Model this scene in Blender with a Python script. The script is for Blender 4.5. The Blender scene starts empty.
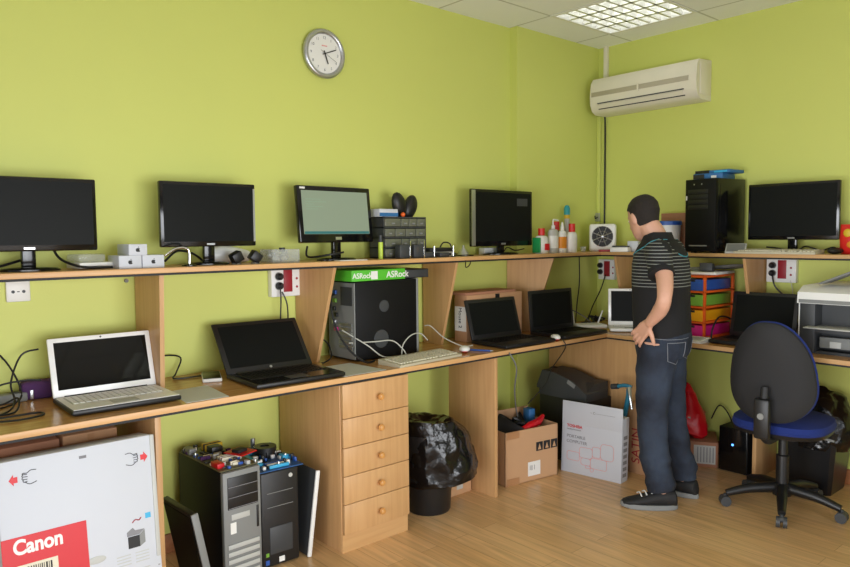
import bpy, bmesh, math, random
from math import pi, sin, cos, radians as R
from mathutils import Vector, Matrix, Euler
random.seed(7)
scene = bpy.context.scene
COL = scene.collection

# ------------------------------------------------------------------ materials
def lin(c):
    out = []
    for v in c[:3]:
        v = v / 255.0
        out.append(v / 12.92 if v <= 0.04045 else ((v + 0.055) / 1.055) ** 2.4)
    return (*out, 1.0)

def base(name):
    m = bpy.data.materials.new(name); m.use_nodes = True
    nt = m.node_tree
    return m, nt, nt.nodes['Principled BSDF']

def mat(name, c, rough=0.5, metal=0.0, vary=0.06, scale=8.0, bump=0.0, bscale=60.0, spec=0.5, emit=None, es=0.0, coat=0.0):
    m, nt, b = base(name)
    b.inputs['Roughness'].default_value = rough
    b.inputs['Metallic'].default_value = metal
    b.inputs['Specular IOR Level'].default_value = spec
    b.inputs['Coat Weight'].default_value = coat
    tc = nt.nodes.new('ShaderNodeTexCoord')
    n = nt.nodes.new('ShaderNodeTexNoise'); n.inputs['Scale'].default_value = scale; n.inputs['Detail'].default_value = 4
    nt.links.new(tc.outputs['Object'], n.inputs['Vector'])
    mx = nt.nodes.new('ShaderNodeMix'); mx.data_type = 'RGBA'
    a = lin(c)
    mx.inputs[6].default_value = tuple(max(0, v * (1 - vary)) for v in a[:3]) + (1,)
    mx.inputs[7].default_value = tuple(min(1, v * (1 + vary)) for v in a[:3]) + (1,)
    nt.links.new(n.outputs['Fac'], mx.inputs[0])
    nt.links.new(mx.outputs[2], b.inputs['Base Color'])
    if bump > 0:
        n2 = nt.nodes.new('ShaderNodeTexNoise'); n2.inputs['Scale'].default_value = bscale; n2.inputs['Detail'].default_value = 5
        nt.links.new(tc.outputs['Object'], n2.inputs['Vector'])
        bp = nt.nodes.new('ShaderNodeBump'); bp.inputs['Strength'].default_value = bump; bp.inputs['Distance'].default_value = 0.01
        nt.links.new(n2.outputs['Fac'], bp.inputs['Height']); nt.links.new(bp.outputs['Normal'], b.inputs['Normal'])
    if emit:
        b.inputs['Emission Color'].default_value = lin(emit); b.inputs['Emission Strength'].default_value = es
    return m

def wood(name, c, dark, axis='x', rough=0.42, k=0.35):
    m, nt, b = base(name)
    b.inputs['Roughness'].default_value = rough
    tc = nt.nodes.new('ShaderNodeTexCoord'); mp = nt.nodes.new('ShaderNodeMapping')
    s = {'x': (1.2, 22, 22), 'y': (22, 1.2, 22), 'z': (22, 22, 1.2)}[axis]
    mp.inputs['Scale'].default_value = s
    nt.links.new(tc.outputs['Object'], mp.inputs['Vector'])
    n = nt.nodes.new('ShaderNodeTexNoise'); n.inputs['Scale'].default_value = 2.2; n.inputs['Detail'].default_value = 6; n.inputs['Distortion'].default_value = 0.4
    nt.links.new(mp.outputs[0], n.inputs['Vector'])
    cr = nt.nodes.new('ShaderNodeValToRGB')
    cr.color_ramp.elements[0].position = 0.35; cr.color_ramp.elements[0].color = lin(dark)
    cr.color_ramp.elements[1].position = 0.62; cr.color_ramp.elements[1].color = lin(c)
    nt.links.new(n.outputs['Fac'], cr.inputs[0]); nt.links.new(cr.outputs[0], b.inputs['Base Color'])
    return m

def floor_mat():
    m, nt, b = base('laminate_floor')
    tc = nt.nodes.new('ShaderNodeTexCoord'); mp = nt.nodes.new('ShaderNodeMapping'); mp.inputs['Rotation'].default_value = (0, 0, pi / 2)
    nt.links.new(tc.outputs['Object'], mp.inputs['Vector'])
    br = nt.nodes.new('ShaderNodeTexBrick'); br.offset = 0.37
    br.inputs['Scale'].default_value = 1.0; br.inputs['Brick Width'].default_value = 1.2; br.inputs['Row Height'].default_value = 0.095
    br.inputs['Mortar Size'].default_value = 0.0012; br.inputs['Mortar Smooth'].default_value = 0.2
    br.inputs['Color1'].default_value = lin((226, 188, 138)); br.inputs['Color2'].default_value = lin((214, 174, 122)); br.inputs['Mortar'].default_value = lin((172, 132, 88))
    nt.links.new(mp.outputs[0], br.inputs['Vector'])
    mp2 = nt.nodes.new('ShaderNodeMapping'); mp2.inputs['Scale'].default_value = (16, 1.0, 1)
    nt.links.new(tc.outputs['Object'], mp2.inputs['Vector'])
    n = nt.nodes.new('ShaderNodeTexNoise'); n.inputs['Scale'].default_value = 2.5; n.inputs['Detail'].default_value = 7; n.inputs['Distortion'].default_value = .5
    nt.links.new(mp2.outputs[0], n.inputs['Vector'])
    cr = nt.nodes.new('ShaderNodeValToRGB'); cr.color_ramp.elements[0].color = (.74, .71, .67, 1); cr.color_ramp.elements[0].position = .3
    cr.color_ramp.elements[1].color = (1.08, 1.04, 1, 1); cr.color_ramp.elements[1].position = .65
    nt.links.new(n.outputs['Fac'], cr.inputs[0])
    mx = nt.nodes.new('ShaderNodeMix'); mx.data_type = 'RGBA'; mx.blend_type = 'MULTIPLY'; mx.inputs[0].default_value = .8
    nt.links.new(br.outputs['Color'], mx.inputs[6]); nt.links.new(cr.outputs[0], mx.inputs[7])
    nt.links.new(mx.outputs[2], b.inputs['Base Color'])
    b.inputs['Roughness'].default_value = 0.3
    return m

def ceiling_mat(xoff, yoff):
    m, nt, b = base('ceiling_tiles')
    tc = nt.nodes.new('ShaderNodeTexCoord'); mp = nt.nodes.new('ShaderNodeMapping'); mp.inputs['Location'].default_value = (-xoff, -yoff, 0)
    nt.links.new(tc.outputs['Object'], mp.inputs['Vector'])
    br = nt.nodes.new('ShaderNodeTexBrick'); br.offset = 0.0
    br.inputs['Scale'].default_value = 1.0; br.inputs['Brick Width'].default_value = 0.6; br.inputs['Row Height'].default_value = 0.6
    br.inputs['Mortar Size'].default_value = 0.009; br.inputs['Mortar Smooth'].default_value = 0.6
    br.inputs['Color1'].default_value = lin((244, 246, 248)); br.inputs['Color2'].default_value = lin((240, 242, 244)); br.inputs['Mortar'].default_value = lin((196, 197, 194))
    nt.links.new(mp.outputs[0], br.inputs['Vector'])
    n = nt.nodes.new('ShaderNodeTexNoise'); n.inputs['Scale'].default_value = 90; n.inputs['Detail'].default_value = 3
    nt.links.new(tc.outputs['Object'], n.inputs['Vector'])
    bp = nt.nodes.new('ShaderNodeBump'); bp.inputs['Strength'].default_value = .15; bp.inputs['Distance'].default_value = .005
    nt.links.new(n.outputs['Fac'], bp.inputs['Height']); nt.links.new(bp.outputs['Normal'], b.inputs['Normal'])
    nt.links.new(br.outputs['Color'], b.inputs['Base Color']); b.inputs['Roughness'].default_value = .9
    return m

def glass_mat(name, c, alpha=.35, rough=.1):
    m, nt, b = base(name)
    b.inputs['Base Color'].default_value = lin(c); b.inputs['Roughness'].default_value = rough
    b.inputs['Alpha'].default_value = alpha
    return m

M = {}
M['wall_back'] = mat('cream_wall_paint', (150, 150, 146), .7, vary=.02, scale=1.5)
M['wall'] = mat('green_wall_paint', (204, 211, 112), .55, vary=.03, scale=1.5, bump=.05, bscale=140)
M['floor'] = floor_mat()
M['beech_x'] = wood('beech_along_x', (203, 161, 110), (194, 151, 100), 'x')
M['beech_y'] = wood('beech_along_y', (203, 161, 110), (194, 151, 100), 'y')
M['beech_z'] = wood('beech_upright', (203, 160, 110), (194, 150, 100), 'z')
M['beech_edge'] = wood('beech_edge', (214, 168, 114), (204, 157, 103), 'x')
M['dark_top'] = wood('worktop_laminate', (196, 150, 90), (178, 132, 76), 'x', rough=.22)
M['dark_top_y'] = wood('worktop_laminate_y', (196, 150, 90), (178, 132, 76), 'y', rough=.22)
M['base_brown'] = wood('skirting_wood', (170, 112, 72), (150, 94, 58), 'y')
M['black'] = mat('black_plastic', (24, 24, 25), .42)
M['black2'] = mat('black_matt_metal', (17, 17, 18), .5, spec=.2)
M['gloss'] = mat('glossy_black_plastic', (14, 14, 15), .14, spec=.5)
M['screen'] = mat('black_screen', (19, 21, 20), .45, vary=.02, spec=.12)
M['glass'] = mat('glossy_screen', (14, 15, 15), .04, vary=.02, spec=.35)
M['grey_d'] = mat('dark_grey_plastic', (58, 60, 62), .5)
M['grey'] = mat('mid_grey_plastic', (128, 130, 128), .5)
M['grey_l'] = mat('light_grey_plastic', (186, 187, 182), .5)
M['silver'] = mat('silver_metal', (190, 192, 194), .3, metal=.85)
M['chrome'] = mat('chrome', (225, 226, 228), .1, metal=1.0)
M['white'] = mat('white_plastic', (232, 232, 228), .4)
M['white_g'] = mat('glossy_white_plastic', (240, 240, 238), .18)
M['white_card'] = mat('white_carton', (200, 204, 212), .55, vary=.03, scale=3)
M['paper'] = mat('grey_paper', (196, 198, 192), .7, vary=.03)
M['beige'] = mat('beige_keys', (216, 210, 188), .5)
M['beige_d'] = mat('beige_case', (188, 181, 156), .5)
M['card'] = mat('brown_cardboard', (182, 138, 100), .8, vary=.08, scale=5, bump=.1, bscale=30)
M['card2'] = mat('pale_brown_cardboard', (196, 154, 114), .8, vary=.08, scale=5, bump=.1, bscale=30)
M['card3'] = mat('reddish_cardboard', (166, 116, 88), .8, vary=.08, scale=5)
M['tape'] = mat('packing_tape', (176, 130, 90), .3)
M['red'] = mat('red_print', (204, 14, 28), .45)
M['red_d'] = mat('dark_red_plastic', (150, 26, 40), .45)
M['red_bag'] = mat('red_plastic_bag', (206, 20, 34), .3, bump=.6, bscale=14)
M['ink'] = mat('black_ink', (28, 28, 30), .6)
M['ink_g'] = mat('grey_ink', (130, 130, 134), .6)
M['ink_r'] = mat('pink_ink', (222, 150, 150), .6)
M['green_box'] = mat('bright_green_carton', (84, 186, 48), .45)
M['blue'] = mat('blue_carton', (42, 104, 160), .5)
M['cyan'] = mat('cyan_print', (60, 170, 214), .5)
M['blue_fabric'] = mat('blue_seat_fabric', (20, 42, 112), .9, vary=.15, scale=120, bump=.2, bscale=300)
M['bag'] = mat('black_bin_bag', (13, 13, 15), .2, bump=.8, bscale=20, spec=.5)
M['bin'] = mat('black_bin_plastic', (26, 27, 29), .35)
M['cable'] = mat('black_cable', (20, 20, 22), .45)
M['cable_w'] = mat('pale_grey_cable', (196, 196, 184), .5)
M['cable_g'] = mat('grey_cable', (110, 112, 112), .5)
M['purple'] = mat('purple_cloth', (78, 44, 92), .9, bump=.3, bscale=60)
M['orange'] = mat('orange_plastic', (232, 98, 30), .4)
M['d_blue'] = mat('blue_drawer', (44, 88, 172), .35)
M['d_green'] = mat('green_drawer', (120, 172, 62), .35)
M['d_yellow'] = mat('yellow_drawer', (236, 166, 22), .35)
M['d_pink'] = mat('pink_drawer', (206, 30, 130), .35)
M['clear'] = glass_mat('clear_plastic', (210, 214, 208), .3, .1)
M['smoke'] = mat('smoky_drawer_front', (104, 106, 92), .25)
M['skin'] = mat('skin', (206, 158, 134), .55, vary=.05, scale=20)
M['hair'] = mat('dark_brown_hair', (34, 27, 24), .8, vary=.3, scale=150, bump=.6, bscale=220)
M['shoe'] = mat('black_shoe', (26, 26, 27), .7, bump=.2, bscale=80)
M['sole'] = mat('grey_shoe_sole', (124, 126, 124), .7)
M['teal'] = mat('teal_metal', (40, 118, 146), .35)
M['pcb'] = mat('brown_green_circuit_board', (96, 92, 62), .5, vary=.25, scale=60)
M['pcb_b'] = mat('blue_circuit_board', (32, 84, 142), .5, vary=.25, scale=60)
M['cream'] = mat('cream_plastic', (222, 214, 190), .45)
M['ac'] = mat('aircon_ivory', (226, 220, 204), .45)
M['ac_d'] = mat('aircon_grille', (176, 168, 148), .5)
M['gold'] = mat('yellow_plastic', (214, 178, 40), .5)
M['orange_lab'] = mat('orange_label', (222, 140, 40), .5)
M['green_lab'] = mat('green_label', (30, 150, 80), .5)
M['lime'] = mat('lime_plastic', (190, 214, 70), .4)
M['led'] = mat('blue_led', (90, 160, 255), .4, emit=(90, 160, 255), es=3)
M['lit'] = mat('lit_screen', (96, 108, 92), .35, vary=.02, emit=(170, 184, 160), es=.40)
M['lit_text'] = mat('screen_text', (120, 140, 120), .4, emit=(138, 158, 134), es=.36)
M['task'] = mat('screen_taskbar', (30, 90, 96), .4, emit=(60, 116, 112), es=.4)
M['knob'] = wood('knob_wood', (206, 150, 84), (188, 130, 68), 'z', rough=.3)
M['tube'] = mat('lamp_tube', (250, 250, 244), .4, emit=(250, 252, 248), es=3.2)
M['reflector'] = mat('louvre_metal', (226, 226, 222), .25, metal=.4)
M['skinline'] = mat('lip_colour', (170, 104, 92), .6)
M['red_cap'] = mat('red_cap', (214, 40, 34), .4)
M['teal_cap'] = mat('teal_cap', (44, 150, 160), .4)

def shirt_mat():
    m, nt, b = base('striped_shirt_cloth')
    b.inputs['Roughness'].default_value = .9
    tc = nt.nodes.new('ShaderNodeTexCoord'); sp = nt.nodes.new('ShaderNodeSeparateXYZ')
    nt.links.new(tc.outputs['Object'], sp.inputs[0])
    def math_(op, a, b_=None, c=None):
        n = nt.nodes.new('ShaderNodeMath'); n.operation = op
        for i, v in enumerate((a, b_, c)):
            if v is None: continue
            if isinstance(v, (int, float)): n.inputs[i].default_value = v
            else: nt.links.new(v, n.inputs[i])
        return n.outputs[0]
    z, y = sp.outputs['Z'], sp.outputs['Y']
    st = math_('GREATER_THAN', math_('FRACT', math_('MULTIPLY', z, 1 / .0165)), .76)
    # yoke edge: highest over the shoulder, lower towards chest and back
    yy = math_('ADD', y, 0.03)
    zb = math_('SUBTRACT', 1.36, math_('MAXIMUM', math_('MULTIPLY', yy, .55), math_('MULTIPLY', yy, -1.15)))
    low = math_('GREATER_THAN', z, 1.108)
    top = math_('LESS_THAN', z, zb)
    mask = math_('MULTIPLY', st, math_('MULTIPLY', low, top))
    m1 = nt.nodes.new('ShaderNodeMix'); m1.data_type = 'RGBA'
    m1.inputs[6].default_value = lin((23, 23, 25)); m1.inputs[7].default_value = lin((132, 136, 132))
    nt.links.new(mask, m1.inputs[0])
    nt.links.new(m1.outputs[2], b.inputs['Base Color'])
    return m

def denim_mat():
    m, nt, b = base('blue_denim')
    b.inputs['Roughness'].default_value = .9
    tc = nt.nodes.new('ShaderNodeTexCoord')
    n = nt.nodes.new('ShaderNodeTexNoise'); n.inputs['Scale'].default_value = 5; n.inputs['Detail'].default_value = 5
    nt.links.new(tc.outputs['Object'], n.inputs['Vector'])
    cr = nt.nodes.new('ShaderNodeValToRGB')
    cr.color_ramp.elements[0].position = .38; cr.color_ramp.elements[0].color = lin((26, 31, 43))
    cr.color_ramp.elements[1].position = .72; cr.color_ramp.elements[1].color = lin((54, 66, 84))
    nt.links.new(n.outputs['Fac'], cr.inputs[0])
    n2 = nt.nodes.new('ShaderNodeTexNoise'); n2.inputs['Scale'].default_value = 11; n2.inputs['Detail'].default_value = 3; n2.inputs['Distortion'].default_value = 1.2
    nt.links.new(tc.outputs['Object'], n2.inputs['Vector'])
    bp = nt.nodes.new('ShaderNodeBump'); bp.inputs['Strength'].default_value = .4; bp.inputs['Distance'].default_value = .02
    nt.links.new(n2.outputs['Fac'], bp.inputs['Height']); nt.links.new(bp.outputs['Normal'], b.inputs['Normal'])
    nt.links.new(cr.outputs[0], b.inputs['Base Color'])
    return m
M['shirt'] = shirt_mat(); M['denim'] = denim_mat()
M['shirt_black'] = mat('black_collar_cloth', (22, 22, 24), .9)
M['stitch'] = mat('pale_stitching', (120, 124, 132), .8)

# ------------------------------------------------------------------ mesh builder
def crom(pts, sub=6):
    P = [Vector(p) for p in pts]
    if len(P) < 3: return P
    out = []
    for i in range(len(P) - 1):
        p0 = P[max(i - 1, 0)]; p1 = P[i]; p2 = P[i + 1]; p3 = P[min(i + 2, len(P) - 1)]
        for k in range(sub):
            t = k / sub
            out.append(.5 * ((2 * p1) + (-p0 + p2) * t + (2 * p0 - 5 * p1 + 4 * p2 - p3) * t * t + (-p0 + 3 * p1 - 3 * p2 + p3) * t ** 3))
    out.append(P[-1]); return out

class MB:
    def __init__(s): s.bm = bmesh.new()
    def _mi(s, faces, mi):
        if mi:
            for f in faces: f.material_index = mi
    def box(s, x0, x1, y0, y1, z0, z1, bev=0.0, mi=0, rot=None, seg=2, pivot=None):
        t = bmesh.new()
        bmesh.ops.create_cube(t, size=1)
        for v in t.verts:
            v.co = Vector((x0 + (v.co.x + .5) * (x1 - x0), y0 + (v.co.y + .5) * (y1 - y0), z0 + (v.co.z + .5) * (z1 - z0)))
        if bev > 0:
            bev = min(bev, .49 * min(abs(x1 - x0), abs(y1 - y0), abs(z1 - z0)))
            bmesh.ops.bevel(t, geom=list(t.edges), offset=bev, segments=seg, affect='EDGES', profile=.5)
        if rot:
            c = Vector(pivot) if pivot else Vector(((x0 + x1) / 2, (y0 + y1) / 2, (z0 + z1) / 2))
            mtx = Euler(rot).to_matrix()
            for v in t.verts: v.co = mtx @ (v.co - c) + c
        s._merge(t, mi); return s
    def _merge(s, t, mi=0):
        vm = {v: s.bm.verts.new(v.co) for v in t.verts}
        for f in t.faces:
            try:
                nf = s.bm.faces.new([vm[v] for v in f.verts]); nf.material_index = mi
            except ValueError: pass
        t.free()
    def xform(s, mtx):
        for v in s.bm.verts: v.co = mtx @ v.co
        return s
    def ring_loft(s, rings, mi=0, cap=True, closed=False):
        vs = [[s.bm.verts.new(p) for p in r] for r in rings]
        n = len(vs[0]); K = len(vs)
        for i in range(K if closed else K - 1):
            a, b = vs[i], vs[(i + 1) % K]
            for j in range(n):
                f = s.bm.faces.new((a[j], a[(j + 1) % n], b[(j + 1) % n], b[j])); f.material_index = mi
        if cap and not closed:
            f = s.bm.faces.new(list(reversed(vs[0]))); f.material_index = mi
            f = s.bm.faces.new(vs[-1]); f.material_index = mi
        return s
    def cyl(s, p0, p1, r0, r1=None, n=20, mi=0, cap=True):
        r1 = r0 if r1 is None else r1
        return s.tube([p0, p1], [r0, r1], n=n, mi=mi, smooth=False)
    def tube(s, pts, r, n=8, mi=0, smooth=True, closed=False, sub=6):
        if isinstance(r, (int, float)): r = [r] * len(pts)
        if smooth and len(pts) > 2:
            q = crom([(*p,) for p in pts], sub)
            rr = []
            m = len(pts) - 1
            for i in range(len(q)):
                t = i / sub; k = min(int(t), m - 1); u = t - k
                rr.append(r[k] * (1 - u) + r[k + 1] * u)
        else: q = [Vector(p) for p in pts]; rr = list(r)
        rings = []; prev = None
        for i, p in enumerate(q):
            if closed: d = q[(i + 1) % len(q)] - q[i - 1]
            else: d = q[min(i + 1, len(q) - 1)] - q[max(i - 1, 0)]
            if d.length < 1e-9: d = Vector((0, 0, 1))
            d.normalize()
            if prev is None:
                a = Vector((0, 0, 1)) if abs(d.z) < .9 else Vector((1, 0, 0))
                u = d.cross(a).normalized()
            else:
                u = prev - d * prev.dot(d)
                u = u.normalized() if u.length > 1e-6 else d.orthogonal().normalized()
            prev = u; w = d.cross(u)
            rings.append([p + (u * cos(2 * pi * k / n) + w * sin(2 * pi * k / n)) * rr[i] for k in range(n)])
        return s.ring_loft(rings, mi, closed=closed)
    def sphere(s, c, r, sc=(1, 1, 1), n=20, mi=0, rot=None):
        t = bmesh.new(); bmesh.ops.create_uvsphere(t, u_segments=n, v_segments=max(8, n // 2), radius=r)
        mtx = Euler(rot).to_matrix() if rot else Matrix.Identity(3)
        for v in t.verts: v.co = mtx @ Vector((v.co.x * sc[0], v.co.y * sc[1], v.co.z * sc[2])) + Vector(c)
        s._merge(t, mi); return s
    def lathe(s, prof, c=(0, 0, 0), n=24, mi=0, sc=(1, 1)):
        rings = [[Vector((c[0] + max(r, 1e-4) * cos(2 * pi * k / n) * sc[0], c[1] + max(r, 1e-4) * sin(2 * pi * k / n) * sc[1], c[2] + z)) for k in range(n)] for r, z in prof]
        return s.ring_loft(rings, mi)
    def prism(s, poly, a0, a1, axis='x', mi=0):
        def P(u, v, a):
            return Vector({'x': (a, u, v), 'y': (u, a, v), 'z': (u, v, a)}[axis])
        A = [s.bm.verts.new(P(u, v, a0)) for u, v in poly]; B = [s.bm.verts.new(P(u, v, a1)) for u, v in poly]
        n = len(poly)
        fs = [s.bm.faces.new(A), s.bm.faces.new(list(reversed(B)))]
        for i in range(n): fs.append(s.bm.faces.new((A[i], B[i], B[(i + 1) % n], A[(i + 1) % n])))
        for f in fs: f.material_index = mi
        return s
    def quad(s, a, b, c, d, mi=0):
        f = s.bm.faces.new([s.bm.verts.new(p) for p in (a, b, c, d)]); f.material_index = mi; return s
    def mesh(s, name, mats, angle=38):
        bmesh.ops.recalc_face_normals(s.bm, faces=s.bm.faces)
        me = bpy.data.meshes.new(name); s.bm.to_mesh(me); s.bm.free()
        for m in (mats if isinstance(mats, (list, tuple)) else [mats]): me.materials.append(m)
        for p in me.polygons: p.use_smooth = True
        try: me.set_sharp_from_angle(angle=R(angle))
        except Exception: pass
        return me
    def build(s, name, mats, parent=None, label=None, angle=38):
        o = bpy.data.objects.new(name, s.mesh(name, mats, angle)); COL.objects.link(o)
        if parent: o.parent = parent
        if label: o['label'] = label
        return o

def thing(name, label, cat, loc=(0, 0, 0), rz=0.0, group=None, rot=None):
    o = bpy.data.objects.new(name, None); COL.objects.link(o)
    o.empty_display_size = .05
    o.location = loc; o.rotation_euler = rot if rot else (0, 0, rz)
    o['label'] = label; o['category'] = cat
    if group: o['group'] = group
    return o

def tag(o, label, cat, group=None, kind=None):
    o['label'] = label; o['category'] = cat
    if group: o['group'] = group
    if kind: o['kind'] = kind
    return o

def struct(o):
    o['kind'] = 'structure'; return o

def text(body, size, m, parent, loc, rot, name='lettering', ext=.0006, off=0.0, sx=1.0, align='LEFT'):
    cu = bpy.data.curves.new('t', 'FONT'); cu.body = body; cu.size = size; cu.extrude = ext; cu.offset = off; cu.align_x = align
    to = bpy.data.objects.new('t', cu); COL.objects.link(to)
    dg = bpy.context.evaluated_depsgraph_get()
    me = bpy.data.meshes.new_from_object(to.evaluated_get(dg))
    bpy.data.objects.remove(to); bpy.data.curves.remove(cu)
    me.name = name; me.materials.clear(); me.materials.append(m)
    o = bpy.data.objects.new(name, me); COL.objects.link(o); o.parent = parent
    o.location = loc; o.rotation_euler = rot; o.scale = (sx, 1, 1)
    return o

def remesh(mb, name, mats, parent, voxel=.005, smooth=4, label=None):
    o = mb.build(name + '_raw', mats)
    md = o.modifiers.new('r', 'REMESH'); md.mode = 'VOXEL'; md.voxel_size = voxel
    sm = o.modifiers.new('s', 'SMOOTH'); sm.iterations = smooth; sm.factor = .5
    dg = bpy.context.evaluated_depsgraph_get(); dg.update()
    me = bpy.data.meshes.new_from_object(o.evaluated_get(dg))
    bpy.data.objects.remove(o)
    me.name = name
    for p in me.polygons: p.use_smooth = True
    r = bpy.data.objects.new(name, me); COL.objects.link(r); r.parent = parent
    if label: r['label'] = label
    return r

FRONT = (pi / 2, 0, 0)          # text that reads on a face looking towards -y
RIGHT = -pi / 2                 # things on the run along the far wall face -x

# ------------------------------------------------------------------ dimensions
H = 2.668; PD = .06; XB = -.857; YR = -.319
D = .777; TD = .022             # worktop
S = 1.265; TS = .02             # shelf
DL, DR, SD = .55, .60, .30
XW, YW = -5.3, -4.55

# ------------------------------------------------------------------ setting
struct(MB().box(XW, 0, YW, 0, -.1, 0).build('floor', M['floor']))
struct(MB().box(XW - .1, .1, 0, .12, -.1, H + .1).build('wall_left', M['wall']))
struct(MB().box(0, .12, YW, 0, -.1, H + .1).build('wall_right', M['wall']))
struct(MB().box(XB, 0, -PD, 0, 0, H).build('wall_pillar', M['wall']))
sy0, sy1 = -4.4, -1.4
ws = MB(); ws.box(XW - .12, XW, YW, sy0, -.1, H + .1); ws.box(XW - .12, XW, sy1, 0, -.1, H + .1); ws.box(XW - .12, XW, sy0, sy1, -.1, .06); ws.box(XW - .12, XW, sy0, sy1, 1.75, H + .1)
struct(ws.build('wall_side', M['wall_back']))
wf2 = MB()
for y in (sy0, (sy0 * 2 + sy1) / 3, (sy0 + 2 * sy1) / 3, sy1 - .05): wf2.box(XW - .09, XW - .03, y, y + .05, .06, 1.75)
for z in (.06, 1.7): wf2.box(XW - .09, XW - .03, sy0, sy1, z, z + .05)
struct(wf2.build('added_window_2', M['white']))  # unseen side opening, added to fill the right wall and under the desks
# rear wall, opened for added flash-like fill by a wide window
wx0, wx1, wz0, wz1 = -5.1, -1.6, .06, 1.75
wr = MB()
wr.box(XW - .1, wx0, YW - .12, YW, -.1, H + .1); wr.box(wx1, .1, YW - .12, YW, -.1, H + .1)
wr.box(wx0, wx1, YW - .12, YW, -.1, wz0); wr.box(wx0, wx1, YW - .12, YW, wz1, H + .1)
struct(wr.build('wall_rear', M['wall_back']))
wf = MB()
for x in (wx0, (wx0 * 2 + wx1) / 3, (wx0 + 2 * wx1) / 3, wx1 - .05): wf.box(x, x + .05, YW - .09, YW - .03, wz0, wz1)
for z in (wz0, wz1 - .05): wf.box(wx0, wx1, YW - .09, YW - .03, z, z + .05)
struct(wf.build('added_window_1', M['white']))  # unseen rear glazing, made up to give frontal light like a camera flash
# baseboards
struct(MB().box(-.014, 0, YW, -PD, 0, .085, .004).build('baseboard_right', M['base_brown']))
struct(MB().box(XW, XB, -.014, 0, 0, .085, .004).build('baseboard_left', M['base_brown']))
# ceiling: tile field with openings for the recessed lights
cells = {(0, 0), (-2, -6), (-6, -2), (-6, -6)}
cx = [XB + .6 * i for i in range(-11, 3)]; cy = [YR - .6 * j for j in range(-1, 10)]
cm = MB()
for i in range(-11, 3):
    for j in range(-1, 12):
        if (i, -j) in cells: continue
        x0, x1 = XB + .6 * i, XB + .6 * (i + 1); y1, y0 = YR - .6 * j, YR - .6 * (j + 1)
        x0, x1, y0, y1 = max(x0, XW - .05), min(x1, .05), max(y0, YW - .05), min(y1, .05)
        if x1 - x0 < .01 or y1 - y0 < .01: continue
        cm.quad((x0, y0, H), (x1, y0, H), (x1, y1, H), (x0, y1, H))
bmesh.ops.remove_doubles(cm.bm, verts=cm.bm.verts, dist=.0005)
struct(cm.build('ceiling', ceiling_mat(XB, YR)))
struct(MB().box(XW - .1, .1, YW - .1, .1, H + .14, H + .2).build('ceiling_slab', M['white']))

where = {(0, 0): 'in the ceiling corner beside the air conditioner'}
for (i, j) in sorted(cells, reverse=True):
    x0 = XB + .6 * i; y1 = YR + .6 * j; cxm, cym = x0 + .3, y1 - .3
    lab = 'square recessed ceiling light with white louvre grid ' + where.get((i, j), 'outside the photo frame')
    t = thing('ceiling_light', lab, 'ceiling light', (cxm, cym, H), group=None if (i, j) == (0, 0) else 'ceiling lights behind the viewer')
    h = MB()
    h.box(-.3, .3, -.3, .3, .09, .1)
    for a in (-.3, .29):
        h.box(a, a + .01, -.3, .3, 0, .1); h.box(-.3, .3, a, a + .01, 0, .1)
    h.build('housing', M['white'], t)
    fr = MB()
    for a in (-.3, .28):
        fr.box(a, a + .02, -.3, .3, -.004, .006); fr.box(-.28, .28, a, a + .02, -.004, .006)
    fr.build('frame', M['white'], t)
    lo = MB()
    for k in range(4):                       # parabolic reflector strips and cross blades
        xc = -.21 + .14 * k
        if k: lo.prism([(xc - .07 - .012, 0), (xc - .07 + .012, 0), (xc - .07, .05)], -.28, .28, 'y')
    for k in range(1, 8):
        yc = -.28 + .07 * k
        lo.prism([(yc - .008, .0), (yc + .008, .0), (yc, .045)], -.28, .28, 'x')
    lo.build('louvre', M['reflector'], t)
    for k in range(4):
        xc = -.21 + .14 * k
        MB().cyl((xc, -.27, .068), (xc, .27, .068), .013, n=10).build('lamp_tube', M['tube'], t)

# ------------------------------------------------------------------ joinery
def slab(name, lab, cat, x0, x1, y0, y1, z1, th, m, edge, axis):
    t = thing(name, lab, cat, ((x0 + x1) / 2, (y0 + y1) / 2, z1 - th))
    w, d = (x1 - x0) / 2, (y1 - y0) / 2
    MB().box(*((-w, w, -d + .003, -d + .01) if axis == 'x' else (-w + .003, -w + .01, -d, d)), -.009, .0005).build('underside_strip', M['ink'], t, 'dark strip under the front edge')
    if axis == 'x':
        MB().box(-w, w, -d + .004, d, 0, th).build('board', m, t)
        MB().box(-w, w, -d, -d + .004, 0, th, .0015).build('edge_band', edge, t)
    else:
        MB().box(-w + .004, w, -d, d, 0, th).build('board', m, t)
        MB().box(-w, -w + .004, -d, d, 0, th, .0015).build('edge_band', edge, t)
    return t
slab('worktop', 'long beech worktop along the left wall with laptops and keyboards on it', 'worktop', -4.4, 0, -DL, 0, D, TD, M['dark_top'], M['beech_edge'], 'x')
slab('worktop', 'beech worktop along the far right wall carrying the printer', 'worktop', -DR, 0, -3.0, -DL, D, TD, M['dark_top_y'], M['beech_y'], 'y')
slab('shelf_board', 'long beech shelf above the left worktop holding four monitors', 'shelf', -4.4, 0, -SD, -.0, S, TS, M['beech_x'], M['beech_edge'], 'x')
slab('shelf_board', 'beech shelf on the far right wall holding tower and monitor', 'shelf', -SD, 0, -3.0, -SD, S, TS, M['beech_y'], M['beech_y'], 'y')

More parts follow.
